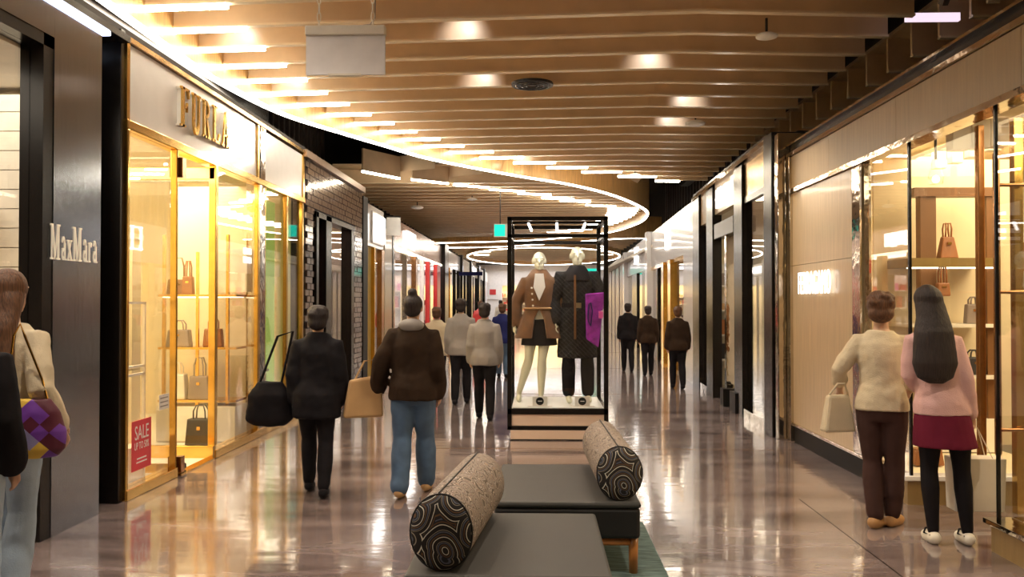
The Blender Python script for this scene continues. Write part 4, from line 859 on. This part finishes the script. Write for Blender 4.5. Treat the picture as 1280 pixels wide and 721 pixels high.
# ------------------------------------------------------------------ people and mannequins
def remesh(o, vox, sm=4, disp=0, dsc=.15):
    r = o.modifiers.new('remesh', 'REMESH'); r.mode = 'VOXEL'; r.voxel_size = vox; r.use_smooth_shade = True
    if sm: s = o.modifiers.new('smooth', 'SMOOTH'); s.factor = .5; s.iterations = sm
    if disp:
        tx = bpy.data.textures.get('folds%g' % dsc) or bpy.data.textures.new('folds%g' % dsc, 'CLOUDS'); tx.noise_scale = dsc
        d = o.modifiers.new('folds', 'DISPLACE'); d.texture = tx; d.strength = disp; d.mid_level = .5
    return o
def V(*a): return Vector(a)
def lerp(a, b, t): return a+(b-a)*t
class Fig:
    def __init__(s, H=1.75, arms=None, legs=None, lean=0, leanx=0, slim=1.0):
        s.lx = leanx
        s.k = H/1.75; s.lean = lean; s.slim = slim
        A = {-1: ((-.155, 0, 1.40), (-.205, -.02, 1.12), (-.21, .06, .88)), 1: ((.155, 0, 1.40), (.205, -.02, 1.12), (.21, .06, .88))}
        Lg = {-1: ((-.09, 0, .90), (-.10, .02, .49), (-.10, -.02, .09)), 1: ((.09, 0, .90), (.10, .02, .49), (.10, -.02, .09))}
        A.update(arms or {}); Lg.update(legs or {})
        s.A = {i: [V(*p) for p in v] for i, v in A.items()}; s.L = {i: [V(*p) for p in v] for i, v in Lg.items()}
    def fin(s, g):   # lean and scale
        g.v = [((x+s.lx*max(0, z-.7))*s.k, (y+s.lean*max(0, z-.9))*s.k, z*s.k) for x, y, z in g.v]; return g
    def torso(s, g, inf=0, z0=.80, z1=1.50, flare=0):
        pr = [(.80,.145,.10),(.88,.163,.118),(.95,.160,.115),(1.08,.122*s.slim,.092),(1.20,.130,.100),(1.32,.145,.105),(1.38,.150,.095),(1.43,.115,.075),(1.48,.062,.058),(1.52,.052,.052)]
        out = []
        for z, a, b in pr:
            if z0-1e-6 <= z <= z1+1e-6: out.append((z, a+inf, b+inf, 0, 0))
        return g.zrings(out)
    def arm(s, g, i, inf=0, upto=1.0):
        a, b, c = s.A[i]
        pts = [lerp(a, V(0, 0, 1.38), .35), a, lerp(a, b, .5), b, lerp(b, c, .4), lerp(b, c, upto)]
        return g.tube(pts, [.046+inf*.6, .047+inf*.9, .043+inf, .038+inf, .038+inf, .025+inf+(0 if upto > .9 else .01)], 12)
    def leg(s, g, i, inf=0, top=1.0, end=1.0, wide=0):
        a, b, c = s.L[i]
        pts = [a+V(0, 0, .02), lerp(a, b, .4), lerp(a, b, .85), b, lerp(b, c, .3), lerp(b, c, .7), lerp(b, c, end)]
        return g.tube(pts, [.088+inf, .078+inf, .056+inf, .052+inf, .055+inf+wide*.3, .042+inf+wide*.6, .033+inf+wide], 14)
    def foot(s, g, i, inf=0, fwd=(0, 1, 0)):
        c = s.L[i][2]; f = V(*fwd)
        h = V(c.x, c.y, c.z-.045)
        return g.tube([h-f*.035+V(0, 0, .0), h+f*.05-V(0, 0, .008), h+f*.12-V(0, 0, .018), h+f*.17-V(0, 0, .022)], [.034+inf, .036+inf, .034+inf, .022+inf], 12)
    def hand(s, g, i, curl=.35, hold=None):
        b, c = s.A[i][1], s.A[i][2]; d = (c-b).normalized()
        if hold: d = V(*hold).normalized()
        w_ = V(0, 1, 0) - d*d.y; w_.normalize(); n = d.cross(w_)*(-i)
        g.tube([c-d*.02, c+d*.03, c+d*.07], [.024, .032, .030], 10, flat=.6)
        for q, (off, ln) in enumerate(((.026, .072), (.009, .080), (-.009, .076), (-.025, .060))):
            p0 = c+d*.07+w_*off; p1 = p0+d*ln*.45+n*ln*.1*curl; p2 = p1+d*ln*.3*(1-curl)+n*ln*.35*curl*1.6; p3 = p2+d*ln*.25*(1-1.6*curl)+n*ln*.3*curl
            g.tube([p0, p1, p2, p3], [.0095, .009, .0085, .0075], 8)
        t0 = c+d*.02+w_*.03; g.tube([t0, t0+d*.03+w_*.022, t0+d*.055+w_*.026+n*.012], [.012, .0105, .009], 8)
    def head(s, g, cy=.02, tilt=0):
        g.tube([V(0, 0, 1.44), V(0, .005, 1.52), V(0, .01, 1.58)], [.062, .052, .055], 14)
        g.ell((0, .01, 1.655), (.077, .095, .098)); g.ell((0, .04, 1.60), (.056, .06, .075)); g.ell((0, .07, 1.555), (.03, .028, .022))
        g.tube([V(0, .098, 1.665), V(0, .118, 1.625), V(0, .108, 1.612)], [.008, .014, .012], 8); g.ell((0, .095, 1.585), (.024, .012, .006)); g.ell((0, .095, 1.574), (.02, .011, .006))
        for i in (-1, 1):
            g.ell((i*.032, .092, 1.675), (.024, .010, .006)); g.ell((i*.03, .088, 1.652), (.016, .010, .009)); g.ell((i*.078, .005, 1.64), (.010, .022, .034))
def person(name, label, cat, loc, rz, fig, skin='skin', vox=.008, hair=None, top=None, bottom=None, shoes=None, legskin=None, hand_hold=None, curl=.35, group=None, feetfwd=(0, 1, 0)):
    t = thing(name, label, cat, loc, rz, group)
    g = G(); fig.torso(g); fig.head(g)
    for i in (-1, 1): fig.arm(g, i); fig.leg(g, i); fig.foot(g, i, 0, feetfwd); fig.hand(g, i, curl, (hand_hold or {}).get(i))
    remesh(fig.fin(g).build('body', M[skin], t), vox, 2)
    for nm, m, fn, vx, sm, dp in (top or []) + (bottom or []) + (hair or []) + (shoes or []):
        g = G(); fn(g, fig); remesh(fig.fin(g).build(nm, M[m], t), vx, sm, dp)
    return t
# garment builders
def sweater(inf=.028, z0=.95, upto=.92, z1=1.49):
    def f(g, s):
        s.torso(g, inf, z0, z1)
        for i in (-1, 1): s.arm(g, i, .016+inf*.3, upto)
    return f
def coat(hem=.70, flare=.10, inf=.035, upto=.9):
    def f(g, s):
        g.zrings([(hem, .17+flare, .13+flare, 0, 0), (.95, .165+inf, .13+inf, 0, 0), (1.08, .142+inf*.8, .115+inf*.5, 0, 0), (1.32, .158+inf*.6, .12+inf*.6, 0, 0), (1.39, .158+inf*.5, .10+inf*.6, 0, 0), (1.45, .105+inf*.8, .08+inf*.6, 0, 0), (1.52, .068+inf*.4, .07+inf*.3, 0, 0)])
        for i in (-1, 1): s.arm(g, i, .026+inf*.4, upto)
    return f
def skirt(z0=.72, r=.235):
    def f(g, s): g.zrings([(z0, r, .175, 0, 0), (.85, .185, .14, 0, 0), (.95, .158, .12, 0, 0), (.99, .13, .10, 0, 0)])
    return f
def trousers(inf=.022, end=.97, wide=.01):
    def f(g, s):
        g.zrings([(.80, .16, .115, 0, 0), (.88, .18, .134, 0, 0), (.96, .165, .12, 0, 0), (1.02, .135, .10, 0, 0)])
        for i in (-1, 1): s.leg(g, i, inf, 1, end, wide)
    return f
def tights():
    def f(g, s):
        for i in (-1, 1): s.leg(g, i, .005, 1, 1.0)
    return f
def shoes(inf=.012, fwd=(0, 1, 0)):
    def f(g, s):
        for i in (-1, 1): s.foot(g, i, inf, fwd)
    return f
def long_hair(z0=1.22, wdt=.11, depth=.05, dx=0):
    def f(g, s):
        g.ell((0, -.005, 1.672), (.096, .108, .100))
        g.zrings([(z0, wdt*.35, depth*.5, dx, -.13), (z0+.04, wdt*.85, depth, dx, -.13), (z0+.14, wdt*1.05, depth*1.2, dx*.8, -.125), (1.45, wdt*.92, depth*1.4, dx*.35, -.095), (1.55, .105, .075, dx*.1, -.055), (1.64, .096, .09, 0, -.02)])
    return f
def short_hair(r=1.0):
    def f(g, s):
        g.ell((0, -.012, 1.675), (.094*r, .106*r, .095*r)); g.ell((0, -.05, 1.61), (.086*r, .068*r, .07*r))
        rnd = random.Random(3)
        for q in range(26):
            a = rnd.uniform(0, 6.28); e = rnd.uniform(.1, 1.2)
            g.ell((.088*r*math.cos(a)*math.cos(e), -.02+.098*r*math.sin(a)*math.cos(e) - (.02 if math.sin(a) > 0 else 0), 1.675+.085*r*math.sin(e)), (.024, .024, .024), None, 8, 5)
    return f
def bun_hair():
    def f(g, s): g.ell((0, -.012, 1.675), (.088, .102, .092)); g.ell((0, -.04, 1.62), (.078, .06, .06)); g.ell((0, -.04, 1.775), (.045, .045, .04))
    return f

# woman with shopping bag at the right shop
f = Fig(1.64, slim=.95, leanx=-.10, arms={1: ((.128, 0, 1.39), (.165, -.02, 1.12), (.195, .02, .87)), -1: ((-.128, 0, 1.39), (-.17, .04, 1.14), (-.08, .17, 1.04))}, legs={-1: ((-.085, 0, .9), (-.10, .01, .49), (-.085, -.02, .09)), 1: ((.085, 0, .9), (.115, .02, .49), (.135, -.02, .09))})
pa = person('person', 'person with long dark hair, pink sweater, burgundy skirt and black tights, back turned', 'person', (2.62, 5.76, 0), -.12, f, vox=.007,
    hair=[('hair', 'hair_black', long_hair(1.10, .140, .05, -.055), .009, 3, .012)], top=[('sweater', 'pinktop', sweater(.022, .88, .93), .009, 4, .02)],
    bottom=[('skirt', 'burgundy', skirt(.66, .208), .009, 3, .01), ('tights', 'tights', tights(), .008, 2, 0)], shoes=[('loafers', 'ivory', shoes(.010), .007, 2, 0)], hand_hold={1: (0, .15, -1)}, curl=.55)
for s_ in (-1, 1):
    c = f.L[s_][2]*f.k
    G().tube([(c.x-.042, c.y+.05, .055), (c.x-.02, c.y+.09, .075), (c.x+.02, c.y+.09, .075), (c.x+.042, c.y+.05, .055), (c.x+.03, c.y-.04, .06), (c.x-.03, c.y-.04, .06)], .006, 6, False, closed=True).build('shoe_band', M['blackcloth'], pa)
t = thing('shopping_bag', 'large white paper shopping bag with cord handles held at the skirt side', 'bag', (2.845, 5.83, .20), -.05)
G().hexa([(-.155,-.07,0),(.155,-.07,0),(.155,.07,0),(-.155,.07,0)], [(-.165,-.075,.34),(.165,-.075,.34),(.165,.075,.34),(-.165,.075,.34)]).build('body', M['whitebag'], t, bevel=.004)
for sy in (-.06, .06):
    G().tube([(-.09, sy, .33), (-.05, sy*.4, .44), (-.02, 0, .53), (.015, 0, .53), (.05, sy*.4, .44), (.09, sy, .33)], .0035, 6).build('handle', M['whitebag'], t)
# companion with curly hair
f = Fig(1.60, arms={-1: ((-.155, 0, 1.40), (-.30, -.02, 1.17), (-.30, .14, 1.0)), 1: ((.155, 0, 1.40), (.25, .02, 1.15), (.19, .16, 1.0))}, legs={-1: ((-.08, 0, .9), (-.07, .03, .49), (-.05, -.04, .09)), 1: ((.08, 0, .9), (.09, .03, .49), (.07, .06, .09))})
person('person', 'person with short curly brown hair, cream top and brown trousers beside the pink sweater', 'person', (2.37, 6.15, 0), -.35, f, vox=.008,
    hair=[('hair', 'hair_brown', short_hair(1.1), .009, 2, .012)], top=[('top', 'creamtop', sweater(.032, .88, .5), .009, 4, .03)],
    bottom=[('trousers', 'browntrouser', trousers(.02, .95, .012), .009, 3, .02)], shoes=[('shoes', 'tanshoe', shoes(.014, (.35, .94, 0)), .008, 2, 0)], feetfwd=(.35, .94, 0))
t = thing('shoulder_bag', 'cream canvas bag hanging at the curly-haired person\'s left elbow', 'bag', (2.10, 6.24, .64), .2)  # added shape in place of the blurred trail of a white sleeve
G().hexa([(-.12,-.05,0),(.12,-.05,0),(.12,.05,0),(-.12,.05,0)], [(-.08,-.03,.26),(.08,-.03,.26),(.08,.03,.26),(-.08,.03,.26)]).build('body', M['creamtop'], t, bevel=.02)
G().tube([(-.07, 0, .25), (-.02, -.04, .34), (.03, -.04, .34), (.08, 0, .25)], .008, 6).build('strap', M['creamtop'], t)
for c_ in list(pa.children):
    if c_.name.startswith('shoe_band'): c_.parent = [q for q in pa.children if q.name.startswith('loafers')][0]
# two people at the left edge
f = Fig(1.70, arms={1: ((.155, 0, 1.40), (.25, -.08, 1.14), (.27, .04, .93)), -1: ((-.155, 0, 1.40), (-.2, .08, 1.13), (-.1, .2, 1.0))}, legs={-1: ((-.085, 0, .9), (-.09, .05, .49), (-.09, .06, .09)), 1: ((.085, 0, .9), (.09, .0, .49), (.10, -.10, .09))})
person('person', 'person with long brown hair, cream sweater and pale flared jeans at the left edge', 'person', (-2.72, 4.45, 0), -.1, f, vox=.007,
    hair=[('hair', 'hair_brown', long_hair(1.12, .12, .05), .009, 3, .015)], top=[('sweater', 'creamtop', sweater(.034, .88, .93), .009, 4, .03)],
    bottom=[('jeans', 'denimlight', trousers(.016, 1.05, .035), .009, 3, .015)], shoes=[('shoes', 'white_matt', shoes(.012), .008, 2, 0)])
t = thing('quilted_handbag', 'purple, burgundy and yellow diamond patchwork bag at the cream sweater', 'handbag', (-2.50, 4.30, .78), .3)
g = G(); g.zrings([(0, .11, .045, 0, 0), (.04, .15, .06, 0, 0), (.13, .155, .065, 0, 0), (.22, .12, .05, 0, 0), (.29, .08, .03, 0, 0)], 24); remesh(g.build('body', M['quilt'], t), .008, 2, .02)
G().tube([(-.10, 0, .17), (-.11, 0, .40), (-.09, -.0, .60), (-.06, 0, .66), (-.04, 0, .60), (.04, 0, .38), (.09, 0, .17)], .006, 6).build('chain_strap', M['gold'], t)
f = Fig(1.60)
person('person', 'person in dark jacket with navy hood and pale jeans, cut by left edge', 'person', (-2.56, 3.85, 0), .1, f, vox=.008,
    hair=[('hair', 'hair_black', short_hair(1.0), .01, 2, .01)], top=[('jacket', 'blackcloth', coat(.84, .02, .04), .010, 4, .02), ('hood', 'navy', lambda g, s: g.ell((0, -.07, 1.49), (.15, .08, .085)), .010, 3, .01)],
    bottom=[('jeans', 'denimlight', trousers(.02, .98, .015), .010, 3, .015)], shoes=[('shoes', 'white_matt', shoes(.012), .010, 2, 0)])
# walkers in the middle distance
stride = lambda a, b: {-1: ((-.085, 0, .9), (-.09, .05+a*.5, .50), (-.09, a, .10)), 1: ((.085, 0, .9), (.09, .05+b*.4, .50), (.09, b, .10))}
f = Fig(1.50, legs=stride(.16, -.16), lean=.12)
person('person', 'person all in black walking with a dark bag before the green window', 'person', (-1.78, 7.05, 0), .1, f, vox=.012,
    hair=[('hair', 'hair_black', short_hair(1.1), .014, 2, .01)], top=[('coat', 'blackcloth', coat(.72, .06, .06), .014, 4, .03)], bottom=[('trousers', 'blackcloth', trousers(.02, .97, .005), .014, 3, .02)], shoes=[('shoes', 'blackcloth', shoes(.012), .012, 2, 0)])
t = thing('shoulder_bag', 'large slouchy black bag at the all-black walker\'s left side', 'bag', (-2.16, 7.05, .55), .2)
g = G(); g.zrings([(0, .12, .06, 0, 0), (.05, .19, .09, 0, 0), (.25, .17, .08, 0, 0), (.36, .10, .04, 0, 0)], 20); remesh(g.build('body', M['blackcloth'], t), .014, 3, .03); G().tube([(-.08,0,.34),(.06,0,.72),(.18,0,.76),(.09,0,.34)],.01,6).build('strap', M['blackcloth'], t)
f = Fig(1.60, legs=stride(-.14, .16), arms={-1: ((-.155, 0, 1.40), (-.28, -.03, 1.15), (-.33, .06, .92))})
person('person', 'person with topknot, dark brown jacket and blue jeans walking away', 'person', (-1.0, 7.05, 0), -.05, f, vox=.010,
    hair=[('hair', 'hair_black', bun_hair(), .012, 2, .01)], top=[('jacket', 'darkbrown', coat(.84, .05, .055), .012, 4, .03), ('hood', 'greycloth', lambda g, s: g.ell((0, -.08, 1.49), (.12, .06, .06)), .012, 3, .01)],
    bottom=[('jeans', 'denim', trousers(.03, .98, .02), .012, 3, .02)], shoes=[('shoes', 'tan', shoes(.012), .012, 2, 0)])
t = thing('tote_bag', 'tan canvas tote swinging beside the person in blue jeans', 'bag', (-1.40, 7.08, .62), .3)
G().hexa([(-.17,-.06,0),(.15,-.06,0),(.15,.06,0),(-.17,.06,0)], [(-.12,-.03,.30),(.14,-.03,.34),(.14,.03,.34),(-.12,.03,.30)]).build('body', M['tan'], t, bevel=.02); G().tube([(-.08,0,.29),(.0,0,.45),(.07,0,.46),(.10,0,.32)],.008,6).build('handle', M['tan'], t)
def simple(label, x, y, H, tm, bm_, hm, lg, rz=0, vox=.016, cf=None, grp=None):
    f = Fig(H, legs=lg)
    person('person', label, 'person', (x, y, 0), rz, f, vox=vox, hair=[('hair', hm, short_hair(1.05), vox, 2, 0)], top=[('top', tm, cf or coat(.82, .04, .05), vox, 3, .02)], bottom=[('trousers', bm_, trousers(.022, .97, .01), vox, 3, 0)], shoes=[('shoes', 'blackcloth', shoes(.014), vox, 1, 0)], group=grp)
simple('person in cream top walking far off right of the brown jacket', -1.63, 14.2, 1.45, 'creamtop', 'blackcloth', 'hair_brown', stride(.1, -.12))
simple('person in taupe coat and black trousers beside the cream top', -1.16, 13.3, 1.58, 'greycloth', 'blackcloth', 'hair_black', stride(-.12, .12))
simple('person in black and grey walking just left of the display case', -.70, 11.6, 1.52, 'greycloth', 'blackcloth', 'hair_black', stride(.14, -.14))
simple('person in navy farther back near the display case post', -.72, 18.0, 1.50, 'navy', 'denim', 'hair_brown', stride(.1, -.1))
simple('person in orange red top far back near the end wall', -1.75, 27.0, 1.55, 'redm', 'blackcloth', 'hair_brown', stride(.1, -.1), vox=.02)
simple('person in white top at the far end by the yellow shop', -1.6, 38.0, 1.6, 'white_matt', 'denim', 'hair_black', stride(.1, -.1), vox=.02)
simple('person in black right of the display case, nearest to it', 2.0, 19.6, 1.5, 'blackcloth', 'blackcloth', 'hair_black', stride(.12, -.12), vox=.018)
simple('person in dark brown coat beside the black mullions on the right', 2.32, 18.6, 1.45, 'darkbrown', 'blackcloth', 'hair_black', stride(-.12, .12), vox=.018)
simple('person in dark coat by the gold column shop on the right', 2.5, 15.8, 1.45, 'darkbrown', 'blackcloth', 'hair_brown', stride(.1, -.12), vox=.018)

# mannequins
def mlegs(a, b): return {-1: a, 1: b}
f = Fig(1.78, slim=.9, arms={-1: ((-.155, 0, 1.40), (-.27, -.03, 1.15), (-.29, .0, .90)), 1: ((.155, 0, 1.40), (.27, -.03, 1.15), (.28, .0, .90))},
        legs={1: ((.085, 0, .9), (.12, -.06, .50), (.20, -.18, .095)), -1: ((-.085, 0, .9), (-.03, .10, .50), (-.06, -.2, .10))})
f.L = {1: [V(.085,0,.9), V(.12,.05,.50), V(.24,-.10,.095)], -1: [V(-.085,0,.9), V(-.03,.10,.50), V(-.02,.12,.10)]}
def coat_open(g, s):
    n = 26; z_ = [(.74, .30, .19), (.95, .22, .16), (1.07, .17, .135), (1.12, .165, .13), (1.32, .195, .14), (1.42, .19, .125), (1.48, .13, .10), (1.53, .09, .09)]
    for hem, ro, ry in z_: pass
    rings = []
    for z, a, b in z_:
        gap = .30 if z < 1.05 else (.03 if z < 1.2 else .12*(z-1.1)*3)
        outer = [(a*math.cos(t), b*math.sin(t), z) for t in (math.pi/2+gap+(2*math.pi-2*gap)*k/n for k in range(n+1))]
        inner = [((a-.03)*math.cos(t), (b-.03)*math.sin(t), z) for t in (math.pi/2+gap+(2*math.pi-2*gap)*k/n for k in range(n, -1, -1))]
        rings.append(outer+inner)
    g.loft(rings)
    for i in (-1, 1): s.arm(g, i, .036, .93)
    g.zrings([(1.43, .17, .13, 0, 0), (1.50, .12, .10, 0, 0), (1.55, .085, .085, 0, -.01)])
m1 = person('mannequin', 'cream mannequin in belted brown suede coat and black mini skirt', 'mannequin', (.02, 10.50, .362), math.pi, f, skin='mann', vox=.007,
    top=[('suede_coat', 'suede', coat_open, .010, 3, .015)], bottom=[('mini_skirt', 'blackcloth', skirt(.66, .215), .009, 3, .01)])
G().tube([(.178*math.cos(q)*f.k, .145*math.sin(q)*f.k, 1.09*f.k) for q in (2*math.pi*k/30 for k in range(30))], .012, 8, False, closed=True).build('belt', M['tan'], m1, smooth=True)
for k_ in range(4): G().ell((.075+.005*k_, .155, (1.14+.07*k_)), (.012, .008, .012)).build('button', M['ivory'], m1, smooth=True)
g = G(); g.prism([(-.07, 1.34), (0, 1.18), (.07, 1.34), (.05, 1.5), (-.05, 1.5)], .0, .01, FM); o = g.build('white_shirt', M['white_matt'], m1, loc=(0, .145, .02))
coat_ = [q for q in m1.children if q.name.startswith('suede_coat')][0]
for c_ in list(m1.children):
    if c_.name.startswith(('belt', 'button')): c_.parent = coat_
f2 = Fig(1.84, slim=1.05, arms={-1: ((-.18, 0, 1.42), (-.27, .02, 1.16), (-.26, .20, 1.06)), 1: ((.18, 0, 1.42), (.26, -.03, 1.14), (.25, .03, .90))}, legs={1: ((.09, 0, .9), (.10, .02, .49), (.10, .02, .095)), -1: ((-.09, 0, .9), (-.11, .02, .49), (-.12, 0, .095))})
m2 = person('mannequin', 'pale mannequin in long dark checked coat and black trousers', 'mannequin', (.47, 10.48, .362), math.pi+.05, f2, skin='mann', vox=.008,
    top=[('checked_coat', 'check', coat(.50, .06, .035), .011, 4, .015), ('jacket_collar', 'blackcloth', lambda g, s: g.zrings([(1.36, .16, .12, 0, .03), (1.47, .13, .11, 0, .01), (1.54, .085, .085, 0, 0)]), .010, 3, .01)],
    bottom=[('trousers', 'tights', trousers(.02, .93, .02), .010, 3, .01)])
bx('coat_belt', M['blackcloth'], m2, -.2, .2, .165, .185, 1.12, 1.17); bx('buckle', M['chrome'], m2, -.03, .03, .186, .193, 1.115, 1.175)
bx('lining', M['brown'], m2, .03, .055, .18, .19, .75, 1.5)
coat_ = [q for q in m2.children if q.name.startswith('checked_coat')][0]
for c_ in list(m2.children):
    if c_.name.startswith(('coat_belt', 'buckle', 'lining')): c_.parent = coat_
t = thing('purple_garment_bag', 'shiny purple bag held up against the dark checked coat', 'bag', (.66, 10.18, 1.02))
G().hexa([(-.10,-.02,.1),(.04,-.02,0),(.04,.02,0),(-.10,.02,.1)], [(-.11,-.02,.62),(.12,-.02,.64),(.12,.02,.64),(-.11,.02,.62)]).build('panel', M['purple'], t, bevel=.012)
G().tube([(-.08,-.03,.35),(-.07,-.03,.50),(-.05,-.03,.52),(-.03,-.03,.42),(-.05,-.03,.25),(-.075,-.03,.3)],.006,6,False,closed=True).build('trim_loop', M['navy'], t)
t = thing('pink_purse', 'tiny hot pink purse held by the dark-coated mannequin', 'purse', (.725, 10.12, 1.36)); G().box(-.025, .025, -.02, .02, 0, .08).build('body', M['pink'], t, bevel=.006)
